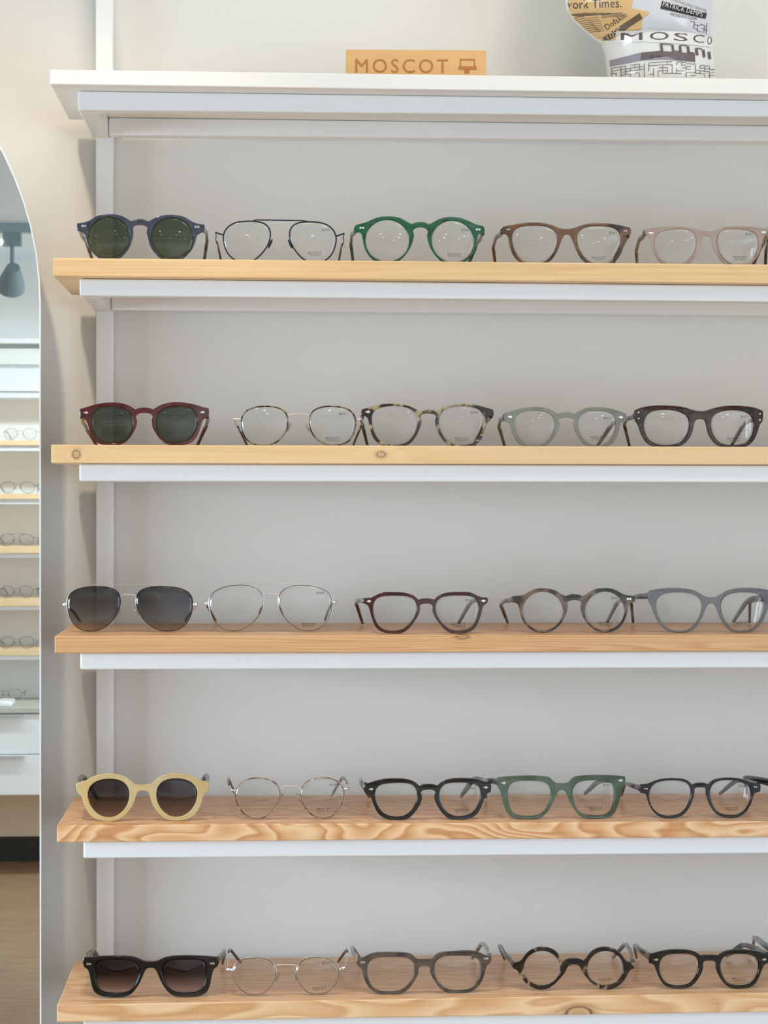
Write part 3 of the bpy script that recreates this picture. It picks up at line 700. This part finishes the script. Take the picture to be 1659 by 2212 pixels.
G['navy'] = dict(row=4, o=(1327, 1655), cx=925, ext=(270, 1577), dy=-10,
  label='slim dark navy eyeglasses right of the bottle green square frames',
  mat=acetate('dark_navy', [(24, 26, 36), (38, 40, 50), (28, 28, 34)], 60), tmat=acetate('navy_temple', [(36, 38, 46), (70, 70, 76)], 60),
  lens=[(610,160),(500,168),(420,200),(380,260),(370,330),(385,410),(430,490),(500,540),(580,550),(680,540),(750,500),(800,420),(828,330),(825,240),(780,185),(700,162)],
  outer=[(925,190),(870,195),(838,212,1),(790,165),(730,148),(640,140),(540,145),(460,160),(390,190),(340,205),(280,208,1),(270,240),(280,295,1),(330,305),(350,325),(362,390),(400,470),(450,530),(520,565),(600,572),(690,560),(760,520),(820,430),(858,330),(862,270),(864,250),(885,240),(925,236)],
  TL=((285,250),(115,192),(75,325)), TR=((1560,215),(1315,160),(1140,310)), riv=[('smallpair',338,252),('smallpair',1521,233)], hh=.006,
  logo=(1267,468,'SPIRIT'), price=(1385,222,'$465'))
G['edge4'] = shifted(G['black'], (884, 0), label='dark eyeglasses beyond the right edge, one temple showing beside the slim navy frames',
  TL=((150,235),(-180,165),(-150,335)))
G['black_sun'] = dict(row=5, o=(160, 2030), cx=828, ext=(97, 1562), dy=-6, sun=True, th=.0024,
  label='glossy black rectangular sunglasses with violet gradient lenses, left end of the lowest shelf',
  mat=acetate('glossy_black', [(12, 12, 14), (22, 22, 24)], 200), tmat=acetate('glossy_black_temple', [(22, 22, 24), (44, 44, 44)], 100), lmat=M_sun_k,
  lens=[(420,215),(300,218),(235,250),(222,320),(230,420),(250,520),(300,575),(380,590),(480,595),(570,585),(640,540),(690,450),(718,350),(705,280),(650,235),(560,215)],
  outer=[(828,250),(780,250),(735,235),(680,208),(600,193),(480,187),(350,190),(220,198),(110,208,1),(97,250),(110,305,1),(150,330),(170,390),(185,470),(210,560),(260,605),(340,628),(460,632),(560,625),(630,585),(690,510),(735,420),(770,335),(795,318),(828,313)],
  TL=((125,250),(195,130),(320,300)), TR=((1545,240),(1630,125),(1600,275)), riv=[('bar',162,272),('bar',1492,266)], hh=.008)
G['silver'] = dict(row=5, o=(450, 2030), cx=842, ext=(200, 1478), dy=-8, metal=True, mat=M_silver, tmat=M_sleeve_tort, r=.0005, eh=.0018,
  label='hair-thin silver eyeglasses with tortoise tips, beside the glossy black sunglasses',
  lens=[(530,210),(420,215),(340,240),(280,300),(255,370),(270,440),(310,520),(370,580),(440,610),(520,618),(600,598),(670,540),(720,460),(740,370),(715,290),(670,240),(600,212)],
  bridges=[dict(p=[(712,315),(750,293),(842,290),(930,292),(962,310)], r=(.0007, .0011))],
  TL=((200,335),(228,108),(355,270)), TR=((1478,315),(1502,110),(1395,260)), pads=[(755,425,1),(930,420,-1)], sleeve=2.8,
  logo=(1200,540,'ORIGINALS'), price=(1275,268,'$480'))
G['taupe'] = dict(row=5, o=(740, 2025), cx=882, ext=(148, 1607), dy=-28,
  label='taupe grey translucent square eyeglasses, middle of the lowest wooden shelf',
  mat=acetate('taupe_clear', [(96, 82, 72), (122, 106, 94), (84, 70, 62)], 34, clear=.15), tmat=acetate('taupe_temple', [(106, 104, 98), (140, 142, 138), (78, 72, 66)], 40, stretch=(1, .3, 1)),
  lens=[(480,235),(370,240),(300,265),(265,320),(262,400),(280,490),(320,570),(390,610),(490,615),(600,610),(680,575),(740,500),(775,410),(780,320),(750,265),(690,235),(590,232)],
  outer=[(882,262),(830,262),(790,255),(760,220),(720,198),(600,188),(450,186),(320,195),(280,215),(220,245),(160,262,1),(148,290),(165,325,1),(205,360),(220,420),(245,500),(290,570),(350,620),(430,636),(540,638),(640,630),(710,580),(770,500),(815,420),(820,385),(815,362),(835,340),(882,332)],
  TL=((165,275),(92,118),(185,245)), TR=((1590,235),(1505,75),(1400,255)), riv=[('bar',215,293),('bar',1545,252)])
G['round_tort'] = dict(row=5, o=(1060, 2025), cx=895, ext=(235, 1552), dy=0,
  label='small perfectly round dark tortoise eyeglasses, second from the right on the lowest shelf',
  mat=acetate('dark_round_tortoise', [(22, 16, 14), (32, 24, 20), (66, 48, 34), (200, 168, 122), (50, 34, 26)], 50, contrast=(.44, .70)), tmat=acetate('grey_brown_temple', [(84, 80, 74), (124, 122, 118), (54, 46, 38)], 40, stretch=(1, .3, 1)),
  lens=circ(553, 347, 203, 193),
  outer=[(895,240),(840,243),(790,265,1),(760,240),(720,180),(660,138),(600,122),(550,118),(480,128),(410,165),(360,220),(325,270),(290,280),(240,290,1),(235,320),(250,352,1),(285,362),(310,410),(350,475),(410,535),(480,567),(550,577),(620,562),(690,515),(750,450),(800,390),(825,330),(855,310),(895,305)],
  TL=((250,315),(90,88),(150,285)), TR=((1535,290),(1460,72),(1320,250)),
  logo=(1235,470,'ORIGINALS'))
G['black2'] = dict(row=5, o=(1327, 2020), cx=1025, ext=(368, 1668), dy=0, th=.0022,
  label='black eyeglasses with diamond rivets at the right end of the lowest wooden shelf',
  mat=acetate('black_speckled', [(16, 18, 16), (34, 36, 30)], 260), tmat=acetate('black_grey_temple', [(40, 42, 40), (96, 100, 98), (30, 30, 28)], 60, stretch=(1, .3, 1)),
  lens=[(680,218),(580,225),(510,255),(482,320),(482,390),(505,470),(560,545),(640,568),(720,570),(800,555),(860,500),(900,420),(915,330),(895,270),(850,230),(770,218)],
  outer=[(1025,235),(960,235),(930,242,1),(880,205),(800,182),(700,175),(590,180),(500,195),(430,215),(375,228,1),(368,270),(375,320,1),(425,335),(445,380),(475,460),(520,540),(580,580),(660,592),(750,594),(820,575),(880,520),(930,440),(958,360),(950,335),(960,305),(990,295),(1025,293)],
  TL=((385,260),(215,125),(240,295)), TR=((1655,250),(1400,115),(1215,285)), riv=[('dia',445,282),('dia',1610,280)], hh=.008,
  logo=(1347,493,'ORIGINALS'), price=(1480,300,'$465'))
G['edge5'] = shifted(G['black'], (888, 376), row=5, label='grey-templed eyeglasses beyond the right edge of the photo on the lowest shelf, one temple showing',
  tmat=acetate('pale_grey_temple', [(110, 116, 114), (140, 146, 144)], 60), TL=((150,245),(-95,62),(-112,190)))
ROOTS = {k: build_glasses(G[k]) for k in G}

# ------------------------------------------------------------------ wooden block on the top shelf
M_block = wood('carved_pine_block', (232, 188, 130), (218, 166, 104), (186, 124, 66), .8, (2, 8, 16, 7), .5, seed=61)
M_burn = plain('burnt_lettering', (186, 122, 68), .7)
by = .045
bx0, bz1 = unp(747.5, 105, by); bx1, _ = unp(1050, 109, by)
zt = ztop(0, (bx0+bx1)/2)
rb = empty('wooden_block', ((bx0+bx1)/2, by, zt), 'small pine block with burnt-in lettering standing on the white top shelf', 'sign')
w = (bx1-bx0)/2; hgt = bz1-zt
bm = bx(-w, w, 0, .036, 0, hgt, bev=.0012); 
o = obj('block', bm, M_block, rb)
bm = bmesh.new()
def on_block(me, px, py, m, name):
    X, Z = unp(px, py, by)
    me.transform(Matrix(((1, 0, 0, X-rb.location.x), (0, 0, 1, -.0002), (0, 1, 0, Z-zt), (0, 0, 0, 1)))); link(name, me, m, rb)
on_block(text_mesh('MOSCOT', 200*.00051, 30*.00051, ext=.0003, bold=0, space=1.25), 868, 142.5, M_burn, 'burnt_lettering')
bm = bmesh.new()
for (xa, xb, ya, yb) in ((993, 1026, 128, 132), (990, 1029, 144, 152), (1003, 1014, 152, 160), (993, 995.5, 132, 144), (1023, 1025.5, 132, 144)):
    Xa, Za = unp(xa, ya, by); Xb, Zb = unp(xb, yb, by)
    add_box(bm, Xa-rb.location.x, Xb-rb.location.x, -.0005, .0002, Zb-zt, Za-zt)
obj('burnt_emblem', bm, M_burn, rb)
rb.rotation_euler.z = math.radians(-2.2)

# ------------------------------------------------------------------ papered bust on the top shelf
VY = .098
prof = [(188,1312,1542),(165,1312,1541),(140,1310,1541),(112,1306,1539),(92,1300,1537),(84,1288,1536),(72,1274,1537),(58,1258,1538),(40,1238,1540),(20,1225,1542),(0,1221,1545),
        (-30,1217,1560),(-60,1212,1575),(-85,1196,1585),(-100,1204,1590),(-130,1212,1598),(-180,1222,1602),(-240,1228,1600),(-300,1245,1585),(-350,1280,1555),(-385,1330,1505),(-400,1390,1440)]
zc0 = ztop(0, unp(1426, 188, VY)[0])
vx = unp(1426, 165, VY)[0]
bust = empty('papered_bust', (vx, VY, zc0), 'glossy bust covered in pasted newspaper and printed sheets, standing right on the white top shelf', 'bust')
bm = bmesh.new(); rings = []; NS = 48
for (py, xl, xr) in prof:
    XA, Z = unp(xl, py, VY); XB, _ = unp(xr, py, VY)
    if py == 188: Z = zc0
    c = (XA+XB)/2; rx = (XB-XA)/2
    ry = min(rx, .0585) if py > 84 else min(rx*.95, .068)
    cyy = VY if py > 84 else VY
    ring = []
    for k in range(NS):
        a = 2*math.pi*k/NS; x = math.cos(a)
        pin = 1.0 - (.22*max(0, -x)**2 if py < 84 else 0)      # jaw narrows towards the chin
        ring.append(bm.verts.new((c+rx*x, cyy+ry*math.sin(a)*pin, Z)))
    rings.append(ring)
for A, B in zip(rings, rings[1:]):
    for k in range(NS): bm.faces.new((A[k], A[(k+1) % NS], B[(k+1) % NS], B[k]))
bm.faces.new(rings[0]); bm.faces.new(rings[-1])
bmesh.ops.recalc_face_normals(bm, faces=bm.faces)
bvh = BVHTree.FromBMesh(bm)
bmesh.ops.translate(bm, verts=bm.verts, vec=-bust.location)
M_glaze = plain('glazed_white_paper', (232, 233, 230), .22, coat=.4)
obj('body', bm, M_glaze, bust, smooth=True)
def onto(px, py, lift):
    d = ray(px, py).normalized(); h = bvh.ray_cast(CP, d)
    if h[0] is None:
        h = bvh.find_nearest(CP+d*(VY-CP.y)/d.y)
    n = h[1] if h[1].y < 0 else -h[1]
    return h[0]+n*lift-bust.location
def paper(name, poly, m, lift, sub=4):
    bm = bmesh.new(); vs = [bm.verts.new((p[0], p[1], 0)) for p in poly]; bm.faces.new(vs)
    bmesh.ops.triangulate(bm, faces=bm.faces)
    for _ in range(sub):
        bmesh.ops.subdivide_edges(bm, edges=[e for e in bm.edges if e.calc_length() > 5], cuts=1); bmesh.ops.triangulate(bm, faces=[f for f in bm.faces if len(f.verts) > 3])
    for v in bm.verts: v.co = onto(v.co.x, v.co.y, lift)
    return obj(name, bm, m, bust, smooth=True)
def lettering(name, s, cx, cy, w, h, ang, m, lift, bold=0.0, clip=None):
    me = text_mesh(s, w, h, ext=0, bold=bold, space=1.05); ca, sa = math.cos(ang), math.sin(ang)
    for v in me.vertices:
        x, y = v.co.x, v.co.y; v.co = onto(cx+x*ca+y*sa, cy+x*sa-y*ca, lift)
    link(name, me, m, bust)
def strokes(name, segs, wd_, m, lift):
    bm = bmesh.new()
    for (x0, y0, x1, y1) in segs:
        L = math.hypot(x1-x0, y1-y0); nx, ny = -(y1-y0)/L*wd_/2, (x1-x0)/L*wd_/2; n = max(1, int(L/4))
        prev = None
        for k in range(n+1):
            x, y = x0+(x1-x0)*k/n, y0+(y1-y0)*k/n
            a, b = bm.verts.new(onto(x+nx, y+ny, lift)), bm.verts.new(onto(x-nx, y-ny, lift))
            if prev: bm.faces.new((prev[0], prev[1], b, a))
            prev = (a, b)
    obj(name, bm, m, bust)
M_tan = plain('aged_newsprint', (226, 186, 130), .3, coat=.3); M_inkb = plain('newspaper_ink', (84, 66, 52), .5)
M_sheet = plain('pale_grey_sheet', (214, 216, 222), .25, coat=.3); M_blackp = plain('black_label', (44, 42, 42), .35)
M_white_ink = plain('white_ink', (232, 232, 232), .5); M_pur = plain('purple_grey_photo', (150, 144, 158), .3); M_purd = plain('dark_photo_area', (112, 98, 102), .35)
M_plum = plain('plum_ink', (104, 84, 84), .5)
paper('grey_sheet', [(1368,-6),(1541,-6),(1538,30),(1536,82),(1470,66),(1386,62),(1386,45),(1404,27),(1364,19)], M_sheet, .0003)
paper('newspaper_sheet', [(1226,-6),(1369,-6),(1364,18),(1404,26),(1395,34),(1387,42),(1386,62),(1332,67),(1331,87),(1303,88),(1291,83),(1276,72),(1262,60),(1242,42),(1229,22)], M_tan, .0005)
lettering('newspaper_title', 'york Times.', 1285, 11, 116, 25, -.03, M_inkb, .0008, 0)
lettering('newspaper_lettering', 'Dofskin', 1330, 45, 52, 13, -.60, M_inkb, .0008, 0)
paper('dark_strip', [(1303,80),(1382,28),(1388,40),(1318,87),(1305,87)], plain('dark_newsprint_strip', (104, 90, 68), .4), .0008, 3)
lettering('strip_lettering', '10S7', 1328, 71, 36, 13, -.50, plain('cream_ink', (226, 206, 170), .5), .0011, 0)
segs = []
for k in range(5): segs.append((1232+k*3, 31+k*1.0, 1272+k*16, 27+k*.3))
for k in range(9): segs.append((1240+k*3.2, 40+k*3.8, 1262+k*4.6, 34+k*3.9))
for k in range(8): segs.append((1268+k*3, 40+k*4.0, 1292+k*2.2, 36+k*4.2))
for k in range(4): segs.append((1300, 30+k*2.6, 1345, 27.5+k*2.2))
strokes('newspaper_columns', segs, .9, M_inkb, .0008)
lettering('sheet_lettering', 'TOR/RACING DRIVER', 1487, 11, 82, 6, .33, plain('grey_print', (150, 150, 156), .5), .0007)
paper('name_label', [(1430,2),(1526,29),(1523,41),(1500,36),(1426,19)], M_blackp, .0007, 3)
lettering('label_lettering', 'PATRICK DEMPS', 1474, 20, 88, 10.5, .27, M_white_ink, .0010, 0)
lettering('sheet_lettering', 'MOSCOT.COM', 1476, 36, 56, 6, .19, M_plum, .0007)
strokes('maze_print', [(1490,46,1500,48),(1500,48,1497,60),(1497,60,1507,64),(1507,54,1505,66),(1505,66,1515,69),(1512,52,1522,56),(1522,56,1519,70),(1526,50,1524,74),(1500,53,1512,56),(1515,61,1528,66)], 1.2, M_plum, .0007)
paper('printed_strip', [(1331,66.5),(1390,64),(1460,66),(1520,76),(1536,84),(1536,102),(1460,94),(1390,90),(1331,90)], M_glaze, .0009)
for ch, cxx, cyy, ww in (('M', 1365, 78, 46), ('O', 1424, 78, 40), ('S', 1470, 80.5, 30), ('C', 1508, 84, 24), ('O', 1531, 88, 10)):
    lettering('strip_lettering', ch, cxx, cyy, ww, 17, .10 if cxx > 1450 else 0, M_plum, .0012, 0)
segs = []
for k, (x, y) in enumerate(((1428,95),(1452,97),(1468,98),(1485,100),(1503,104),(1518,108),(1530,112))):
    segs += [(x, y, x+2, y+16)]
strokes('cut_lettering', segs, 5, M_plum, .0012)
strokes('cut_lettering', [(1426,95,1450,96.5),(1453,110,1470,112),(1470,98,1483,99.5),(1486,113,1500,116),(1504,104,1516,107)], 2.2, M_plum, .0012)
paper('photo_strip', [(1317,131),(1384,114),(1425,110),(1500,116),(1501,134),(1430,129),(1385,131),(1318,144)], M_pur, .0006)
paper('photo_strip', [(1386,114),(1425,110),(1500,116),(1501,134),(1462,130),(1440,121),(1408,118),(1398,128),(1384,130)], M_purd, .0009)
segs = []; rr = random.Random(9)
for j in range(5):
    for k in range(22):
        x = 1322+k*10; y = 144+j*6.2 - 10*math.sin((k-2)/20*math.pi)+ (2 if k > 15 else 0)
        if y > 164 or (y < 132): continue
        if rr.random() < .62: segs.append((x, y, x+10, y-.6))
        if rr.random() < .55: segs.append((x, y, x-.5, y+6.2))
strokes('maze_print', segs, 1.2, M_plum, .0007)

# ------------------------------------------------------------------ arched mirror on the wall
MY = .157
RAD = .375; mcx = MR-RAD; zarc = unp(88, 655, MY)[1]
def arch(inset, n=40):
    pts = [(mcx+RAD-inset, .22+inset), (mcx+RAD-inset, zarc)]
    pts += [(mcx+(RAD-inset)*math.cos(a), zarc+(RAD-inset)*math.sin(a)) for a in [math.pi*k/n for k in range(1, n)]]
    return pts+[(mcx-RAD+inset, zarc), (mcx-RAD+inset, .22+inset)]
def arch_solid(inset, y0, y1):
    bm = bmesh.new(); c = arch(inset); A = [bm.verts.new((x, y0, z)) for x, z in c]; B = [bm.verts.new((x, y1, z)) for x, z in c]
    bm.faces.new(A); bm.faces.new(B[::-1]); n = len(c)
    for k in range(n): bm.faces.new((A[k], A[(k+1) % n], B[(k+1) % n], B[k]))
    return bm
mr = empty('arched_mirror', (mcx, WY, .22), 'tall arch-topped frameless mirror with a thin bright edge, left of the shelves', 'mirror')
def mobj(name, bm, m):
    bmesh.ops.translate(bm, verts=bm.verts, vec=-mr.location); return obj(name, bm, m, mr)
mm, nt, b = mat('mirror_silvering'); b.inputs['Base Color'].default_value = (.95, .985, .99, 1); b.inputs['Metallic'].default_value = 1; b.inputs['Roughness'].default_value = .012
mobj('mirror_glass', arch_solid(.0012, MY, MY+.004), mm)
M_edge = plain('bright_edge', (236, 244, 248), .3)
bm = bmesh.new(); c0, c1 = arch(0), arch(.0016); n = len(c0)
for y0, y1 in ((MY-.0012, MY+.006),):
    V = [[bm.verts.new((x, y, z)) for x, z in c] for c in (c0, c1) for y in (y0, y1)]
    for k in range(n):
        j = (k+1) % n
        bm.faces.new((V[0][k], V[0][j], V[1][j], V[1][k])); bm.faces.new((V[2][k], V[2][j], V[3][j], V[3][k]))
        bm.faces.new((V[0][k], V[0][j], V[2][j], V[2][k])); bm.faces.new((V[1][k], V[1][j], V[3][j], V[3][k]))
mobj('mirror_edge', bm, M_edge)
mobj('mirror_backing', arch_solid(.08, MY+.0061, WY), plain('backing_board', (150, 140, 128), .7))

# ------------------------------------------------------------------ the room seen in the mirror
OY = -5.0                                   # front of the shelves opposite
DZ = -.020
M_pull = plain('pull_grey', (188, 188, 184), .4)
def refl_x(px, Y):
    d = ray(px, 1066); t = ((MY-CP.y)+(MY-Y))/d.y; return CP.x+d.x*t
def reflz(py, Y=OY):                        # height seen at photo row py in the mirror, at depth Y
    d = (MY-CP.y)+(MY-Y); return CP.z+(1066-py)/F*d
opp = empty('shelf_frame_opposite', (-.7, YF, 0), 'white shelf rails on the opposite wall, seen in the arched mirror', 'shelf frame')
def oobj(name, bm, m, par): 
    bmesh.ops.translate(bm, verts=bm.verts, vec=-par.location); return obj(name, bm, m, par)
opp.name = 'shelf_frame'
rows = [(838, 848, 862), (953, 964, 976), (1067, 1079, 1090), (1180, 1195, 1205), (1292, 1308, 1317), (1400, 1414, 1424)]
M_pale = wood('pale_pine_opposite', (236, 206, 160), (224, 186, 136), (200, 152, 100), 1.0, (1.5, 6, 30, 6), .4, seed=70)
oz = []
for i, (a, b_, c) in enumerate(rows):
    za, zb, zc_ = reflz(a), reflz(b_), reflz(c); oz.append(za)
    o = obj('white_shelf_board' if i == 0 else 'wooden_shelf_board', bx(-2.2, .3, YF+.0225, OY, zb, za, bev=.001), M_whitewood if i == 0 else M_pale, loc=(-1, OY, za))
    if i == 0: tag(o, 'white top shelf board on the opposite wall, seen in the arched mirror', 'shelf')
    else: tag(o, '%s wooden shelf from the top on the opposite wall, seen in the arched mirror' % ordinal[i], 'shelf', 'pine shelf boards on the opposite wall')
    oobj('front_rail', bx(-2.17, .27, OY-.035, OY-.015, zc_, zb-.0004, bev=.002), M_white, opp)
    oobj('back_rail', bx(-2.17, .27, YF+.0005, YF+.02, zc_, zb-.0004), M_white, opp)
for x in (-2.17, .25): oobj('side_rail', bx(x, x+.02, YF+.0005, YF+.022, .9, 2.1), M_white, opp)
# floating drawer cabinet and worktop
zc1, zc2 = reflz(1515, OY), reflz(1537, OY+.2); CYF = OY+.16
cz_top = reflz(1537, CYF); cz_mid = reflz(1625, CYF); cz_bot = reflz(1713, CYF)
tag(obj('countertop', bx(-2.3, .4, YF+.001, CYF+.01, cz_top, cz_top+.02, bev=.002), plain('beige_stone', (196, 190, 176), .35), loc=(-1, CYF, cz_top)),
    'beige stone countertop above white drawers, seen in the arched mirror', 'countertop')
cab = empty('drawer_cabinet', (-.95, YF+.1, cz_bot), 'white wall-hung drawer cabinet without legs, seen in the arched mirror', 'cabinet')
oobj('body', bx(-2.28, .38, YF+.001, CYF-.02, cz_bot, cz_top-.001), M_whitewood, cab)
for (xa, xb) in ((-2.27, -.99), (-.98, .37)):
    for (za, zb) in ((cz_bot, cz_mid-.0035), (cz_mid, cz_top-.005)):
        dr = oobj('drawer', bx(xa, xb, CYF-.0195, CYF, za, zb, bev=.001), M_whitewood, cab)
        if xb > 0:
            pl = oobj('drawer_pull', bx(-.93, refl_x(53, CYF), CYF, CYF+.022, zb-.006, zb-.002), M_pull, cab); pl.parent = dr
# tray with a pair of rimless glasses
tz = cz_top+.02
ty = OY+.04
bm = bmesh.new(); add_box(bm, -.93, -.70, ty, ty+.11, tz, tz+.022, bev=.008, seg=4)
bm2 = bm
tag(obj('display_tray', bm2, M_whitewood, loc=(-.81, ty, tz)), 'small white display tray on the beige countertop, seen in the mirror', 'tray')
# copies of glasses for the far shelves
def copy_pair(src, X, Y, Z, label, group, rz=math.pi, m=None, scale=1.0):
    r = src.copy(); COL.objects.link(r); r.location = (X, Y, Z); r.rotation_euler = (0, 0, rz)
    r['label'] = label; r['group'] = group; r.name = 'eyeglasses'
    for ch in list(src.children):
        c = ch.copy(); COL.objects.link(c); c.parent = r
        if m and ch.name.split('.')[0] in ('rim', 'endpiece', 'temple', 'top_bar', 'bridge', 'nose_pad', 'frame_front'):
            c.data = ch.data.copy(); c.data.materials.clear(); c.data.materials.append(m)
        for g in list(ch.children):
            q = g.copy(); COL.objects.link(q); q.parent = c
            if m: q.data = g.data.copy(); q.data.materials.clear(); q.data.materials.append(m)
    return r
M_g = plain('thin_grey_metal', (92, 94, 98), .4, .3); M_bz = plain('thin_brown_metal', (150, 120, 92), .4, .3)
far = [(1, 44, ROOTS['rose'], M_bz, 'thin brown round eyeglasses on the first wooden shelf opposite, seen in the mirror'),
       (2, 38, ROOTS['thin_tort'], M_g, 'dark thin-rimmed eyeglasses on the second wooden shelf opposite, seen in the mirror'),
       (2, 118, ROOTS['thin_tort'], M_g, 'dark eyeglasses cut off by the mirror edge on the second wooden shelf opposite'),
       (3, 36, ROOTS['navy_metal'], M_g, 'faint grey metal eyeglasses on the third wooden shelf opposite, seen in the mirror'),
       (4, 36, ROOTS['rose'], M_g, 'fine grey round eyeglasses on the fourth wooden shelf opposite, seen in the mirror'),
       (4, 116, ROOTS['rose'], M_g, 'pale eyeglasses cut off by the mirror edge on the fourth wooden shelf opposite'),
       (5, 36, ROOTS['thin_tort'], M_g, 'grey square metal eyeglasses on the fifth wooden shelf opposite, seen in the mirror')]
for (rw, px, src, m, lab) in far:
    copy_pair(src, refl_x(px, OY-.03), OY-.03, oz[rw], lab, 'glasses on the shelves of the opposite wall', m=m)
copy_pair(ROOTS['silver'], refl_x(12, ty+.085), ty+.085, tz+.022, 'pale thin eyeglasses lying on the white display tray, seen in the mirror', 'glasses on the shelves of the opposite wall', m=M_g)
# white ledges on the wall above
tag(obj('wall_ledge', bx(-2.2, .3, YF+.001, YF+.10, reflz(745, YF+.1), reflz(735, YF+.1)), M_whitewood, loc=(-1, YF, reflz(745, YF+.1))), 'narrow white wall ledge above the opposite shelves, seen in the mirror', 'ledge')
tag(obj('wall_ledge', bx(-2.2, .3, YF+.001, YF+.05, reflz(790, YF+.05), reflz(757, YF+.05)), plain('cream_panel', (228, 228, 216), .6), loc=(-1, YF, reflz(790, YF+.05))), 'flat cream wall strip under the narrow ledge, seen in the mirror', 'ledge')
# track lights
M_track = plain('grey_track', (150, 168, 176), .5); M_head = plain('grey_lamp_head', (130, 150, 156), .5)
me_, nte, be = mat('lamp_glow'); be.inputs['Emission Color'].default_value = (1, .93, .82, 1); be.inputs['Emission Strength'].default_value = 26
def track(y, z, x0, x1, label):
    t = empty('light_track', ((x0+x1)/2, y, z), label, 'light track', 'ceiling light tracks')
    bm = bx(x0, x1, y-.018, y+.018, z-.03, z); bmesh.ops.translate(bm, verts=bm.verts, vec=-t.location); obj('rail', bm, M_track, t)
def track_lamp(x, y, z, tgt, label, gl=1):
    t = empty('track_lamp', (x, y, z), label, 'spotlight', 'ceiling track lamps')
    bm = bmesh.new(); add_box(bm, -.03, .03, -.017, .017, -.045, 0); obj('adapter', bm, M_head, t)
    bm = bmesh.new(); add_cyl(bm, (0, 0, -.045), (0, 0, -.125), .007); obj('stem', bm, M_head, t)
    d = (Vector(tgt)-Vector((x, y, z-.14))).normalized(); c = Vector((0, 0, -.14))
    bm = bmesh.new(); add_cyl(bm, c-d*.035, c+d*.01, .022, .036, 20); add_cyl(bm, c+d*.01, c+d*.06, .036, .048, 20); hd = obj('lamp_head', bm, M_head, t)
    bm = bmesh.new(); add_cyl(bm, c+d*.0602, c+d*.062, .038, n=20); obj('bulb', bm, me_, hd)
TY = MY-(6.60-(MY-CP.y)); TZ = DROP
track(TY, TZ, -2.6, 2.4, 'grey light track across the dropped ceiling, seen in the mirror')
for k, x in enumerate((-1.75, refl_x(27, TY), .15, .95, 1.75)):
    track_lamp(x, TY, TZ-.03, (x-.25, YF, 1.3), 'grey track lamp %s' % ('hanging at the mirror edge, seen in the mirror' if k == 1 else 'on the far ceiling track, %s of the row from the left' % ['first', '', 'third', 'fourth', 'last'][k]))
track(-.62, ZC, -1.4, 2.2, 'grey light track on the high ceiling above the pine shelves')
for k, (x, y, z, p, r) in enumerate(WASH):
    track_lamp(x, -.62 if k else -.62, ZC-.03, (x, .1, 1.0), 'grey track lamp above the %s' % ['mirror', 'middle of the pine shelves', 'right end of the pine shelves'][k])
# recessed ceiling lamps
k = 0
for y in (-2.7, -3.5, -4.62):
    for x in ((-1.6, -.2, .75, 1.7) if y > -4 else (-1.9, refl_x(2, -4.62), .4, 1.6)):
        t = empty('recessed_lamp', (x, y, DROP), 'round recessed ceiling lamp, %s row from the opposite wall, %s from the left' % ({-2.7: 'third', -3.5: 'second', -4.62: 'first'}[y], ('first', 'second', 'third', 'fourth')[k % 4]), 'ceiling lamp', 'recessed lamps in the dropped ceiling')
        bm = bmesh.new(); add_cyl(bm, (0, 0, -.004), (0, 0, 0), .062, n=28); obj('ring', bm, M_white, t)
        bm = bmesh.new(); add_cyl(bm, (0, 0, -.0052), (0, 0, -.0041), .046, n=28); obj('diffuser', bm, me_, t); k += 1
